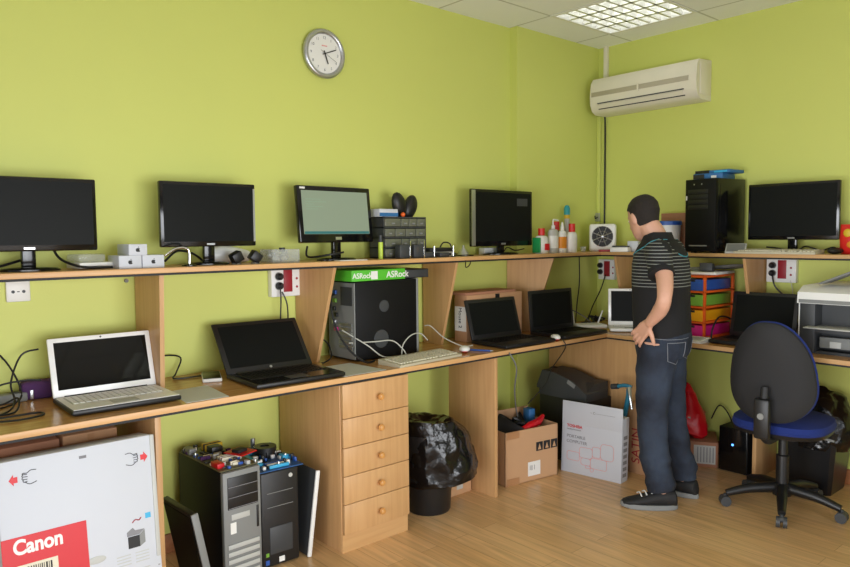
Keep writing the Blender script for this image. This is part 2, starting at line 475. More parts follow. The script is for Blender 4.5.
def upright(label, x, run='left'):
    """tapered divider standing between worktop and shelf"""
    z0, z1 = D, S - TS
    poly = [(-.015, z0), (-.015, z1), (-SD + .012, z1), (-.16, z0)]
    mb = MB()
    if run == 'left': mb.prism(poly, x - .009, x + .009, 'x')
    else: mb.prism(poly, x - .009, x + .009, 'y')
    tag(mb.build('shelf_divider', M['beech_z']), label, 'shelf divider')
def oblique(label, xb, xf, yb=-.004):
    z0, z1 = D, S - TS
    L = math.hypot(xf - xb, SD - .012 + yb); t_ = math.atan2(xf - xb, SD - .012 + yb)
    mb = MB().prism([(-.0, z0), (-.0, z1), (-L, z1), (-L * .52, z0)], -.009, .009, 'x')
    mb.xform(Matrix.Translation((xb, yb, 0)) @ Matrix.Rotation(t_, 4, 'Z'))
    tag(mb.build('shelf_divider', M['beech_z']), label, 'shelf divider')
def upright_wide(label, x):
    z0, z1 = D, S - TS
    tag(MB().prism([(-.015, z0), (-.015, z1), (-SD + .012, z1), (-.26, z0)], x - .009, x + .009, 'x').build('shelf_divider', M['beech_z']), label, 'shelf divider')
upright_wide('beech shelf divider right behind the white laptop', -3.2)
oblique('tapered beech divider under the shelf beside the red and white socket box', -2.425, -2.388)
upright('tapered beech divider right of the tower with green carton', -1.60)
oblique('tapered beech divider rising behind the two dark laptops', -.885, -.772)
upright('tapered beech divider on the right shelf behind the standing man', -.395, 'right')
upright('tapered beech divider between orange drawer tower and printer', -1.235, 'right')

def leg_panel(label, x0, x1, y0, y1):
    tag(MB().box(x0, x1, y0, y1, 0, D - TD, .001).build('desk_panel', M['beech_z']), label, 'desk panel')
leg_panel('upright beech desk end panel behind the white and red printer carton', -3.335, -3.313, -.53, -.05)
leg_panel('upright beech desk panel right of the black bagged bin', -1.57, -1.548, -.53, -.18)
leg_panel('wide beech corner panel under the desk behind the boxes', -.575, -.555, -.98, -.09)
leg_panel('upright beech desk panel behind the office chair', -.30, -.03, -1.331, -1.31)

# drawer cabinet
t = thing('drawer_cabinet', 'beech pedestal with five drawers and round wooden knobs under the left worktop', 'cabinet', (-2.357, -.53, 0))
b = MB(); b.box(-.187, .187, .0, .512, .0, D - TD - .001, .001)
b.build('body', M['beech_z'], t)
MB().box(-.185, .185, -.004, 0, .0, .085).build('plinth', M['beech_x'], t)
z = D - TD - .011; hs = (.15, .128, .125, .125, .136)
for hgt in hs:
    dr = MB().box(-.183, .183, -.02, -.0005, z - hgt + .003, z, .0015).build('drawer', M['beech_z'], t)
    zc = z - hgt / 2
    k = MB().lathe([(.006, 0), (.007, .006), (.013, .012), (.0155, .02), (.012, .028), (.004, .031)], n=16)
    k.xform(Matrix.Translation((0.01, -.02, zc)) @ Matrix.Rotation(pi / 2, 4, 'X'))
    k.build('knob', M['knob'], dr)
    z -= hgt

# ------------------------------------------------------------------ monitors
def monitor(label, loc, w, h, z0, rz=0, tilt=.0, bez=.014, chin=.022, neck=0.0, screen='screen', frame='gloss', base_r=.11, th=.045, group=None, fancy=None):
    t = thing('monitor', label, 'monitor', loc, rz, group)
    mt = Matrix.Translation((0, 0, z0)) @ Matrix.Rotation(-tilt, 4, 'X')
    c = MB().box(-w / 2, w / 2, 0, th * .55, 0, h, .006); c.box(-w * .36, w * .36, th * .5, th, h * .18, h * .82, .012)
    c.xform(mt).build('casing', M[frame], t)
    MB().box(-w / 2 + bez, w / 2 - bez, -.0015, .004, chin, h - bez).xform(mt).build('screen', M[screen], t)
    MB().box(-.018, .018, -.002, 0, chin * .3, chin * .65).xform(mt).build('badge', M['silver'], t)
    MB().box(-.024 + neck, .024 + neck, .012, .038, .012, z0 + .06, .006).build('neck', M['gloss'], t)
    MB().lathe([(base_r, 0), (base_r, .006), (base_r * .9, .011), (.03, .015)], c=(neck, .02, 0), n=32, sc=(1, .62)).build('base', M['gloss'], t)
    return t, mt
monitor('leftmost black monitor on the shelf, cut off by the photo edge', (-3.63, -.17, S), .47, .268, .072, base_r=.105)
m2, mt2 = monitor('black monitor with thin bezel right of the three small white boxes', (-2.94, -.17, S), .425, .270, .078, base_r=.09)
MB().box(.2, .2085, -.003, .002, .02, .25).xform(mt2).build('side_strip', M['silver'], m2, 'pale strip down the right bezel')
m3, mt3 = monitor('black monitor with lit pale green screen facing the room', (-2.278, -.16, S), .45, .272, .088, rz=R(4), tilt=R(6), bez=.024, chin=.04, screen='lit', base_r=.11)
MB().box(-.198, .198, -.0022, -.001, .041, .053).xform(mt3).build('taskbar', M['task'], m3)
for k, (a, w_) in enumerate(((.205, .09), (.193, .12), (.181, .05), (.17, .1), (.158, .07))):
    MB().box(-.18, -.18 + w_, -.0022, -.001, a, a + .004).xform(mt3).build('screen_text', M['lit_text'], m3)
MB().box(-.208, -.178, -.002, 0, .255, .264).xform(mt3).build('sticker', M['white'], m3, 'white sticker on the upper left bezel')
m4, mt4 = monitor('black widescreen monitor with silver left bezel beside the bottles', (-1.095, -.16, S), .53, .332, .05, bez=.016, chin=.03, base_r=.13)
MB().box(-.2655, -.238, -.003, .002, .006, .326).xform(mt4).build('bezel_strip', M['silver'], m4, 'silver strip down the left bezel')
MB().box(.12, .215, -.003, -.001, .24, .285).xform(mt4).build('sticker', M['grey_d'], m4, 'grey sticker on the upper right of the screen')
monitor('black monitor on the right shelf behind the beige keyboard', (-.15, -1.43, S), .48, .315, .075, rz=RIGHT, base_r=.085)

# ------------------------------------------------------------------ laptops
def keys(mb, x0, x1, y0, y1, z, rows=6, cols=15, gap=.12):
    dx, dy = (x1 - x0) / cols, (y1 - y0) / rows
    for r in range(rows):
        for c in range(cols):
            if r == 0 and 4 <= c <= 8:
                if c == 4: mb.box(x0 + 4 * dx + gap * dx / 2, x0 + 9 * dx - gap * dx / 2, y0 + gap * dy / 2, y0 + dy * (1 - gap / 2), z, z + .0025)
                continue
            mb.box(x0 + c * dx + gap * dx / 2, x0 + (c + 1) * dx - gap * dx / 2, y0 + r * dy + gap * dy / 2, y0 + (r + 1) * dy - gap * dy / 2, z, z + .0025)
def laptop(label, loc, w, d, lh, lean, rz=0, shell='black', deck='black', bezel=None, key='black2', bez=.022):
    t = thing('laptop', label, 'laptop', loc, rz)
    MB().box(-w / 2, w / 2, -d / 2, d / 2, .004, .022, .006).build('base', M[shell], t)
    MB().box(-w / 2 + .006, w / 2 - .006, -d / 2 + .006, d / 2 - .02, .0215, .0235).build('deck', M[deck], t)
    MB().box(-w / 2 + .026, w / 2 - .026, -d / 2 + .101, d / 2 - .031, .0234, .0238).build('key_well', M['grey_l' if deck == 'white' else 'ink'], t)
    kb = MB(); keys(kb, -w / 2 + .03, w / 2 - .03, -d / 2 + .105, d / 2 - .035, .0235, gap=.28); kb.build('keyboard', M[key], t)
    MB().box(-.045, .045, -d / 2 + .02, -d / 2 + .085, .0235, .0242).build('touchpad', M['grey_d' if deck != 'white' else 'grey_l'], t)
    mt = Matrix.Translation((0, d / 2 - .012, .022)) @ Matrix.Rotation(-lean, 4, 'X')
    MB().box(-w / 2, w / 2, .0, .012, 0, lh, .005).xform(mt).build('lid', M[bezel or shell], t)
    MB().box(-w / 2 + bez, w / 2 - bez, -.001, .002, .026, lh - bez * .9).xform(mt).build('screen', M['glass' if deck == 'white' and w > .3 else 'screen'], t)
    MB().cyl((-w * .4, d / 2 - .008, .02), (w * .4, d / 2 - .008, .02), .007, n=10).build('hinge', M[shell], t)
    MB().cyl(mt @ Vector((0, -.0015, lh - bez * .45)), mt @ Vector((0, .001, lh - bez * .45)), .0035, n=10).build('webcam', M['black'], t)
    return t, mt
laptop('white laptop open at the left end of the long worktop', (-3.40, -.345, D), .375, .27, .222, R(17), rz=R(-1), shell='black', deck='white', bezel='white_g', key='white', bez=.02)
L2, ml = laptop('black laptop with reclined lid under the socket box on left wall', (-2.715, -.385, D), .415, .29, .255, R(38), rz=R(-2), shell='black', deck='gloss')
MB().cyl(ml @ Vector((0, -.0015, .013)), ml @ Vector((0, .001, .013)), .006, n=14).build('badge', M['silver'], L2)
laptop('black laptop in front of the brown carton on the worktop', (-1.285, -.41, D), .40, .27, .228, R(16), rz=R(-2))
laptop('black laptop near the desk corner between mouse and router', (-.785, -.41, D), .40, .27, .245, R(5), rz=R(-2))
laptop('white netbook half hidden behind the standing man', (-.37, -.575, D), .27, .19, .235, R(6), rz=R(-52), shell='white', deck='white', bezel='white_g', key='white', bez=.018)
laptop('black laptop on the right worktop behind the chair, left of printer', (-.40, -1.335, D), .36, .26, .255, R(12), rz=RIGHT)

# ------------------------------------------------------------------ small desk things
def sheet(label, pts, z, m='paper'):
    mb = MB(); A = [(x, y) for x, y in pts]
    mb.prism(A, z, z + .0015, 'z'); tag(mb.build('paper_sheet', M[m]), label, 'paper')
sheet('pale grey sheet on the worktop right of the white laptop', [(-3.19, -.30), (-3.22, -.535), (-3.055, -.54), (-3.03, -.29)], D)
sheet('pale grey sheet on the worktop in front of the tower', [(-2.47, -.28), (-2.52, -.535), (-2.29, -.535), (-2.31, -.28)], D)

def mouse(label, loc, rz, top='white_g', side='red'):
    t = thing('computer_mouse', label, 'mouse', loc, rz)
    MB().sphere((0, 0, .014), .5, (.05, .086, .026), 20).build('body', M[side], t)
    MB().sphere((0, .003, .018), .5, (.057, .096, .034), 20).build('shell', M[top], t)
    MB().box(-.003, .003, .018, .034, .028, .034, .002).build('scroll_wheel', M['grey_d'], t)
mouse('white and red mouse right of the beige keyboard', (-1.70, -.44, D), R(-50))
mouse('white and red mouse in front of the corner laptop', (-1.035, -.505, D), R(-40))
mouse('black mouse on the right shelf beside the beige keyboard', (-.22, -1.68, S), R(70), 'black', 'black')

def keyboard(label, loc, w, d, rz, m='beige_d', km='beige'):
    t = thing('keyboard', label, 'keyboard', loc, rz)
    MB().prism([(-d / 2, 0), (d / 2, 0), (d / 2, .024), (-d / 2, .012)], -w / 2, w / 2, 'x').build('case', M[m], t)
    kb = MB()
    for x0, x1, c in ((-w / 2 + .015, w * .14, 13), (w * .16, w * .27, 3), (w * .29, w / 2 - .012, 4)):
        keys(kb, x0, x1, -d / 2 + .015, d / 2 - .025, 0, rows=5, cols=c, gap=.3)
    for v in kb.bm.verts: v.co.z = v.co.z * 2 + .012 + (v.co.y + d / 2) / d * .012
    kb.build('key_field', M[km], t)
keyboard('beige keyboard on the worktop in front of the tower', (-2.01, -.455, D), .43, .15, R(5))
keyboard('beige keyboard on the right shelf in front of the monitor', (-.25, -1.40, S), .43, .125, RIGHT)
keyboard('white keyboard on the right worktop below the orange drawers', (-.53, -1.03, D), .23, .11, RIGHT, 'white', 'grey_l')

t = thing('pen', 'blue pen lying on the worktop beside a white mouse', 'pen', (-1.615, -.47, D + .005), R(-62))
MB().cyl((-.07, 0, 0), (.055, 0, 0), .0045, n=10).build('barrel', M['d_blue'], t); MB().cyl((.055, 0, 0), (.07, 0, 0), .0042, .001, n=10).build('tip', M['silver'], t)

def phone(label, loc, rz):
    t = thing('mobile_phone', label, 'phone', loc, rz)
    MB().box(-.04, .04, -.085, .085, 0, .016, .006).build('body', M['white'], t); MB().box(-.036, .036, -.08, .08, .0155, .018, .001).build('face', M['gloss'], t)
phone('black and white handset lying left of the black laptop', (-2.955, -.17, D), R(-22))

# tower with green carton
def tower_pc(t, w, d, h, shell='black2'):
    MB().box(-w / 2, w / 2, -d / 2 + .02, d / 2, .008, h, .004).build('case', M[shell], t)
    for sx in (-1, 1):
        for sy in (-1, 1): MB().box(sx * (w / 2 - .03) - .012, sx * (w / 2 - .03) + .012, sy * (d / 2 - .05) - .012, sy * (d / 2 - .05) + .012, 0, .009).build('foot', M['black'], t)
t = thing('computer_tower', 'black tower turned back side out on the worktop under the green carton', 'computer', (-2.085, -.175, D))
# seen from its back (-x side) and its long side panel (-y)
MB().box(-.19, .19, -.115, .115, .006, .385, .004).build('case', M['black2'], t)
MB().box(.19, .205, -.115, .115, .0, .388, .004).build('front_bezel', M['grey'], t)
bp = MB().box(-.197, -.19, -.108, .108, .012, .38).build('back_plate', M['grey'], t)
MB().box(-.2, -.196, -.095, .0, .27, .36).build('power_supply_grille', M['grey_d'], t)
for k in range(6): MB().box(-.2, -.196, -.09, .02, .06 + .022 * k, .074 + .022 * k).build('slot_cover', M['silver'], t)
for k, (yy, zz, cc) in enumerate(((.05, .33, 'd_blue'), (.05, .29, 'd_green'), (.06, .25, 'black'), (.04, .22, 'black'), (.055, .185, 'silver'), (.04, .15, 'd_pink'))):
    MB().box(-.206, -.196, yy - .014, yy + .014, zz - .01, zz + .01, .002).build('port', M[cc], t)
MB().lathe([(.03, 0), (.028, .002), (.006, .003)], n=24).xform(Matrix.Translation((-.02, -.115, .26)) @ Matrix.Rotation(pi / 2, 4, 'X')).build('side_vent', M['grey_d'], t)
MB().lathe([(.045, 0), (.043, .002), (.01, .003)], n=24).xform(Matrix.Translation((-.04, -.115, .1)) @ Matrix.Rotation(pi / 2, 4, 'X')).build('side_vent', M['grey_d'], t)
for sx in (-.15, .15):
    for sy in (-.08, .08): MB().box(sx - .015, sx + .015, sy - .015, sy + .015, 0, .008).build('foot', M['black'], t)

t = thing('carton', 'bright green motherboard carton lying on top of the tower', 'box', (-2.13, -.175, D + .388))
MB().box(-.165, .165, -.11, .11, 0, .053, .002).build('box', M['green_box'], t)
text('ASRock', .036, M['white'], t, (-.16, -.1105, .014), FRONT, off=.0006); text('ASRock', .044, M['white'], t, (.045, -.1105, .012), FRONT, off=.0008)
MB().box(-.05, -.01, -.1115, -.109, .006, .046).build('label_sticker', M['white'], t)
t = thing('optical_drive', 'black optical drive lying beside the green carton on the tower', 'drive', (-1.875, -.175, D + .388))
MB().box(-.085, .085, -.09, .09, 0, .045, .002).build('body', M['black'], t); MB().box(-.08, .08, -.095, -.09, .003, .042, .002).build('bezel', M['grey_d'], t)

# cartons on the worktop
t = thing('carton', 'brown carton standing behind the dark laptop with white handwritten label', 'box', (-1.215, -.155, D))
MB().box(-.235, .235, -.05, .05, 0, .265, .003).build('box', M['card'], t)
MB().box(.0, .035, -.0515, -.049, .215, .262).build('tape', M['black'], t)
MB().box(-.237, -.2345, -.045, .045, .06, .20).build('label_sticker', M['white'], t)
text('Mouse 2', .034, M['ink'], t, (-.2375, .012, .195), (pi/2, pi/2, -pi/2))
tag(MB().box(-1.455, -1.03, -.2, -.03, D + .265, D + .279, .002).build('cardboard_sheet', M['card3']), 'flat brown lid resting on the carton behind the dark laptop', 'box lid')

# router
t = thing('router', 'white wireless router with two antennas in the desk corner', 'router', (-.47, -.335, D), R(-30))
MB().box(-.095, .095, -.068, .068, .003, .03, .012, seg=3).build('body', M['white'], t)
for sx, ln in ((-.08, -.01), (.08, .04)): MB().tube([(sx, .06, .015), (sx + ln * .5, .064, .06), (sx + ln, .068, .105)], [.006, .0055, .0045], n=8).build('antenna', M['white'], t)
for k in range(4): MB().box(-.03 + k * .016, -.024 + k * .016, -.066, -.063, .014, .018).build('status_light', M['d_green'], t)

# ------------------------------------------------------------------ orange drawers
t = thing('drawer_tower', 'orange plastic drawer tower with blue, green, yellow and pink drawers', 'drawers', (-.25, -.985, D), RIGHT - R(2))
w, d, h = .20, .34, .365
fr = MB()
for sx in (-w / 2, w / 2 - .014):
    for sy in (-d / 2, d / 2 - .02): fr.box(sx, sx + .014, sy, sy + .02, 0, h, .002)
for k in range(5):
    zz = k * (h - .014) / 4; fr.box(-w / 2, w / 2, -d / 2, d / 2, zz, zz + .012, .002)
fr.build('frame', M['orange'], t)
for k, c in enumerate(('d_pink', 'd_yellow', 'd_green', 'd_blue')):
    zz = k * (h - .014) / 4 + .014
    dm = MB().box(-w / 2 + .016, w / 2 - .016, -d / 2 + .002, d / 2 - .02, zz, zz + .06, .003); dm.box(-w / 2 + .01, w / 2 - .01, -d / 2 - .008, -d / 2 + .004, zz, zz + .064, .004)
    dr = dm.build('drawer', M[c], t)
    MB().box(-.045, .045, -d / 2 - .0095, -d / 2 - .006, zz + .05, zz + .063, .003).build('handle_slot', M['ink'], dr)
tag(MB().box(-.40, -.1, -1.11, -.93, D + .367, D + .382, .003, rot=(0, 0, R(6))).build('paper_stack', M['white']), 'white papers heaped on top of the orange drawer tower', 'papers')
t = thing('plate', 'dark grey tray leaning on the papers on the orange drawers', 'tray', (-.155, -1.105, D + .398), rot=(R(-6), R(4), 0))
MB().lathe([(.02, 0), (.09, 0), (.12, .012), (.115, .014), (.085, .004), (.02, .004)], n=32).build('dish', M['grey'], t)
tag(MB().box(-.36, -.27, -1.07, -1.0, D + .384, D + .43, .004, rot=(0, .1, .3)).build('power_supply', M['grey_d']), 'small dark grey metal unit on the papers above the orange drawers', 'device')
tag(MB().box(-.32, -.22, -.99, -.93, D + .384, D + .405, .004).build('metal_case', M['grey']), 'flat grey metal case on the papers above the orange drawers', 'device')

# ------------------------------------------------------------------ printer (on right run, faces -x)
t = thing('printer', 'white and dark grey multifunction printer at the right edge', 'printer', (-.265, -1.87, D), RIGHT)
w, d, h = .52, .44, .315
pb = MB()
pb.box(-w / 2, -w / 2 + .075, -d / 2, d / 2, .0, h - .06, .008); pb.box(w / 2 - .075, w / 2, -d / 2, d / 2, .0, h - .06, .008)
pb.box(-w / 2 + .07, w / 2 - .07, -d / 2 + .09, d / 2, .0, h - .06); pb.box(-w / 2 + .07, w / 2 - .07, -d / 2 + .01, -d / 2 + .1, .105, .13); pb.box(-w / 2 + .07, w / 2 - .07, -d / 2 + .01, -d / 2 + .1, 0, .014)
pb.build('body', M['grey_d'], t)
MB().box(-w / 2 - .006, -w / 2 + .002, -d / 2 + .004, d / 2, .04, h - .06, .003).build('side_trim', M['white'], t)
MB().prism([(-d / 2 - .012, h - .065), (d / 2, h - .065), (d / 2, h + .025), (-d / 2 + .06, h + .02), (-d / 2 - .005, h - .01)], -w / 2 - .008, w / 2 + .008, 'x').build('scanner_unit', M['white'], t)
MB().box(-w / 2 + .0, w / 2, -d / 2 - .013, -d / 2 - .009, h - .063, h - .045).build('grey_band', M['grey'], t)
MB().box(-w / 2 + .04, w / 2 - .04, -d / 2 - .06, -d / 2 + .09, .13, .137, .003).build('output_tray', M['grey_l'], t)
MB().box(-w / 2 + .09, w / 2 - .09, -d / 2 + .02, -d / 2 + .06, .03, .085, .004).build('paper_cassette', M['grey'], t)
MB().box(-w / 2 + .14, -w / 2 + .19, -d / 2 + .014, -d / 2 + .022, .035, .065).build('label_sticker', M['grey_l'], t)
MB().box(-w / 2 + .08, w / 2 - .02, -.19, -.05, h + .028, h + .038, .003, rot=(0, R(-24), 0), pivot=(-w / 2 + .08, 0, h + .03)).build('feeder_tray', M['grey'], t)

# ------------------------------------------------------------------ tower on the right shelf
t = thing('computer_tower', 'tall black tower on the right shelf beside the monitor', 'computer', (-.165, -1.0, S), RIGHT - R(8))
w, d, h = .205, .285, .43
tower_pc(t, w, d, h, 'gloss')
MB().box(-w / 2 + .002, w / 2 - .002, -d / 2, -d / 2 + .024, .012, h, .004).build('front_bezel', M['black2'], t)
for k in range(4): MB().box(-w / 2 + .02, w / 2 - .05, -d / 2 - .002, -d / 2 + .002, h - .085 - .03 * k, h - .06 - .03 * k, .001).build('drive_bay', M['black'], t)
MB().box(-.07, .05, -d / 2 - .002, -d / 2, .04, .047).build('badge_strip', M['grey'], t)
MB().box(-w / 2 + .008, -w / 2 + .016, -d / 2 - .003, -d / 2, .31, .335).build('label_sticker', M['white'], t)
for k in range(2): MB().cyl((-.04 + k * .05, -d / 2 - .002, h - .03), (-.04 + k * .05, -d / 2 + .002, h - .03), .004, n=10).build('button', M['silver'], t)
MB().box(w / 2 - .0, w / 2 + .002, -.1, .12, .03, h - .03, .0008).build('side_panel', M['gloss'], t)
bx = [('black and blue carton on top of the tall black tower', (-.14, -.97), .15, .04, 'black', 8), ('bright blue carton overhanging on top of the tower stack', (-.13, -1.07), .12, .022, 'blue', -6)]
t = thing('carton', bx[0][0], 'box', (-.15, -.985, S + .43), RIGHT + R(6)); MB().box(-.085, .085, -.1, .1, 0, .034, .002).build('box', M['blue'], t); MB().box(-.085, -.02, -.102, -.1, .004, .03).build('print_panel', M['black'], t); MB().box(.02, .05, -.102, -.1, .006, .02).build('label_sticker', M['white'], t)
t = thing('carton', bx[1][0], 'box', (-.15, -1.01, S + .464), RIGHT - R(4)); MB().box(-.1, .115, -.08, .08, 0, .018, .002).build('box', M['blue'], t); MB().box(-.1, -.01, -.082, .082, .001, .0195).build('print_panel', M['black'], t, 'black end of the carton')
MB().box(.02, .1, -.082, -.08, .003, .014).build('label_sticker', M['cyan'], t)
t = thing('tablet', 'grey tablet propped at an angle against the tall tower', 'tablet', (-.292, -1.19, S + .006), RIGHT + R(18))
MB().box(-.06, .05, 0, .01, 0, .09, .004, rot=(R(-55), 0, R(0)), pivot=(0, 0, 0)).build('body', M['grey_l'], t)
MB().box(-.052, .042, -.001, .001, .01, .08, rot=(R(-55), 0, 0), pivot=(0, 0, 0)).build('screen', M['grey'], t)
t = thing('crisp_bag', 'red and yellow snack bag standing at the right edge of the shelf', 'snack bag', (-.16, -1.735, S), RIGHT)
rings = []
for z_, a, b_ in ((0, .05, .012), (.02, .055, .03), (.08, .058, .035), (.13, .055, .026), (.155, .054, .004)):
    rings.append([Vector((a * cos(2 * pi * k / 20), b_ * sin(2 * pi * k / 20), z_)) for k in range(20)])
MB().ring_loft(rings).build('bag', M['red_cap'], t); MB().sphere((-.01, -.03, .11), .022, (1, .35, 1)).build('print_badge', M['gold'], t); MB().sphere((.01, -.031, .05), .025, (1, .35, .8)).build('print_badge', M['orange_lab'], t)
t = thing('bucket', 'white plastic bucket with blue lid on the right shelf behind the man', 'bucket', (-.17, -.70, S))
MB().lathe([(.07, 0), (.078, .17)], n=28).build('body', M['white'], t); MB().lathe([(.084, .168), (.084, .19), (.078, .194)], n=28).build('lid', M['d_blue'], t)
t = thing('carton', 'brown carton with blue trim behind the bucket on the right shelf', 'box', (-.045, -.72, S), RIGHT); MB().box(-.12, .12, -.035, .035, 0, .245, .003).build('box', M['card3'], t); MB().box(.09, .122, -.037, .037, .15, .246).build('print_panel', M['cyan'], t)

# ------------------------------------------------------------------ things on the left shelf
t = thing('set_top_box', 'light grey flat device on the shelf left of the small white boxes', 'device', (-3.405, -.13, S), R(8))
MB().box(-.075, .075, -.06, .06, .003, .026, .004).build('body', M['white'], t); MB().box(-.075, .03, -.05, .06, .026, .058, .01).build('cover', M['clear'], t)

def apple(parent, x, y, z, s=.0085):
    a = MB()
    pts = []
    for k in range(28):
        an = 2 * pi * k / 28; r = 1 - .13 * abs(cos(an)) ** 6 * 0
        px, pz = cos(an) * 1.0, sin(an) * 1.05
        if pz > .7: pz -= .25 * (1 - abs(px)) ** 2
        if pz < -.75: pz += .22 * (1 - abs(px) * 1.4 if abs(px) < .7 else 0)
        bite = Vector((px - 1.15, pz - .1)).length
        if bite < .55:
            px = 1.15 - math.sqrt(max(0, .55 ** 2 - (pz - .1) ** 2))
        pts.append((x + px * s, z + pz * s))
    a.prism(pts, y, y - .0008, 'y')
    a.prism([(x, z + 1.05 * s), (x + .35 * s, z + 1.15 * s), (x + .5 * s, z + 1.6 * s), (x + .12 * s, z + 1.45 * s)], y, y - .0008, 'y')
    a.build('logo', M['ink'], parent)
def small_box(label, x, y, z, w, h, d=.13):
    t = thing('small_carton', label, 'box', (x, y, z), 0)
    MB().box(-w / 2, w / 2, -d / 2, d / 2, 0, h, .0015).build('box', M['white_card'], t)
    apple(t, .0, -d / 2, h * .48)
small_box('left one of the two small white boxes at the bottom of the pile', -3.305, -.19, S, .085, .05)
small_box('right one of the two small white boxes at the bottom of the pile', -3.217, -.19, S, .085, .05)
small_box('small white box on top of the two other white boxes', -3.275, -.19, S + .05, .07, .043)

t = thing('chrome_arm', 'chrome hooked arm on a round base beside the second monitor', 'stand', (-3.06, -.225, S))
MB().lathe([(.03, 0), (.03, .005), (.012, .01)], n=24).build('base', M['gloss'], t)
MB().tube([(0, 0, .008), (.0, 0, .06), (-.02, 0, .075), (-.06, .0, .07), (-.1, 0, .045)], .006, n=10).build('arm', M['chrome'], t)
tag(MB().tube([(-2.9, -.05, S + .03), (-2.84, -.06, S + .042), (-2.76, -.055, S + .035), (-2.71, -.055, S + .03)], [.03, .04, .034, .025], n=12).build('plastic_bag', M['white']), 'crumpled white plastic bag lying behind the two black cubes', 'plastic bag')
def cube(label, x, y, tilt):
    t = thing('webcam', label, 'webcam', (x, y, S))
    MB().lathe([(.02, 0), (.02, .004), (.006, .009)], n=18).build('base', M['grey'], t)
    MB().box(-.024, .024, -.022, .022, .008, .052, .005, rot=(.1, tilt, 0)).build('head', M['black'], t)
cube('black cube-shaped webcam nearer the second monitor stand', -2.835, -.19, R(-28))
cube('black cube-shaped webcam nearer the clear box of parts', -2.745, -.19, R(35))
t = thing('parts_box', 'clear plastic box full of shiny metal parts on the shelf', 'parts box', (-2.61, -.17, S))
cb = MB(); cb.box(-.07, .07, -.055, .055, 0, .004); cb.box(-.07, -.067, -.055, .055, 0, .06); cb.box(.067, .07, -.055, .055, 0, .06); cb.box(-.07, .07, -.055, -.052, 0, .06); cb.box(-.07, .07, .052, .055, 0, .06)
cb.build('box', M['clear'], t)
g = MB()
for k in range(16):
    g.box(-.012, .012, -.01, .01, -.007, .007, .002, rot=(random.random(), random.random(), random.random() * 3))
    for v in g.bm.verts[-24:] if False else []: pass
g.bm.free(); 
for k in range(14):
    q = MB().box(-.014, .014, -.011, .011, -.008, .008, .002, rot=(random.random() * .6, random.random() * .6, random.random() * 3))
    q.xform(Matrix.Translation((random.uniform(-.048, .048), random.uniform(-.035, .035), .016 + .03 * (k % 3) / 2))); q.build('metal_part', M['silver' if k % 3 else 'grey_l'], t)
MB().cyl((.0, -.02, .05), (.0, -.02, .068), .014, n=16).build('knob', M['black'], t)

# organiser with small drawers
t = thing('parts_organiser', 'grey parts organiser with rows of small smoky drawers on the shelf', 'organiser', (-1.865, -.11, S))
w, d, h = .29, .12, .215
o_ = MB(); o_.box(-w / 2, w / 2, d / 2 - .004, d / 2, 0, h); o_.box(-w / 2, -w / 2 + .006, -d / 2, d / 2, 0, h); o_.box(w / 2 - .006, w / 2, -d / 2, d / 2, 0, h)
for k in range(5): o_.box(-w / 2, w / 2, -d / 2, d / 2, k * (h - .006) / 4, k * (h - .006) / 4 + .006)
o_.build('frame', M['grey_d'], t)
for r_ in range(4):
    zz = r_ * (h - .006) / 4 + .008; edges = (-.138, -.03, .025, .08, .138) if r_ % 2 else (-.138, -.07, 0, .07, .138)
    for c_ in range(4):
        dr = MB().box(edges[c_] + .002, edges[c_ + 1] - .002, -d / 2 - .004, d / 2 - .01, zz, zz + .041, .003).build('drawer', M['smoke'], t)
        xm = (edges[c_] + edges[c_ + 1]) / 2
        MB().box(xm - .01, xm + .01, -d / 2 - .009, -d / 2 - .003, zz + .012, zz + .02, .002).build('pull', M['grey'], dr)
t = thing('small_carton', 'white and blue small carton on top of the parts organiser', 'box', (-1.965, -.11, S + .215)); MB().box(-.06, .06, -.05, .05, 0, .04, .002).build('box', M['white_card'], t); MB().box(-.06, .06, -.0515, -.0495, .002, .02).build('print_panel', M['blue'], t)
t = thing('headphones', 'black headphones resting on top of the parts organiser', 'headphones', (-1.82, -.11, S + .215), R(10))
for sx, hz in ((-.042, .066), (.048, .056)):
    MB().sphere((sx, 0, hz), .058, (.8, .5, 1.2), 20, rot=(0, R(28) * (1 if sx < 0 else -1) * -1, 0)).build('ear_cup', M['black'], t)
MB().tube([(-.06, .0, .03), (-.03, .03, .012), (.03, .03, .012), (.075, .0, .02)], .011, n=10).build('headband', M['black'], t)
t = thing('ball', 'small orange ball beside the headphones on the organiser', 'ball', (-1.875, -.165, S + .215)); MB().sphere((0, 0, .012), .012).build('ball', M['orange'], t)
t = thing('marker_pen', 'lime green marker standing at the left side of the organiser', 'marker', (-2.045, -.19, S)); MB().cyl((0, 0, 0), (0, 0, .085), .012, n=16).build('barrel', M['lime'], t); MB().cyl((0, 0, .085), (0, 0, .12), .010, .009, n=16).build('cap', M['grey_d'], t)
for x, lab in ((-1.93, 'left dark power brick standing in front of the parts organiser'), (-1.835, 'right dark power brick standing in front of the parts organiser')):
    tt = thing('power_brick', lab, 'power adapter', (x, -.225, S)); MB().box(-.035, .035, -.022, .022, 0, .07, .006).build('body', M['grey_d'], tt); MB().box(.03, .038, -.024, -.02, .0, .09, .002).build('chrome_edge', M['chrome'], tt)
t = thing('network_hub', 'black network hub with pale front lying right of the organiser', 'network hub', (-1.63, -.14, S), R(-3)); MB().box(-.085, .085, -.06, .06, .028, .05, .004).build('body', M['black'], t); MB().box(-.08, .08, -.062, .055, 0, .028, .003).build('lower_case', M['grey_l'], t)
for k in range(5): MB().box(-.07 + k * .03, -.055 + k * .03, -.0635, -.061, .008, .02).build('port', M['ink'], t)
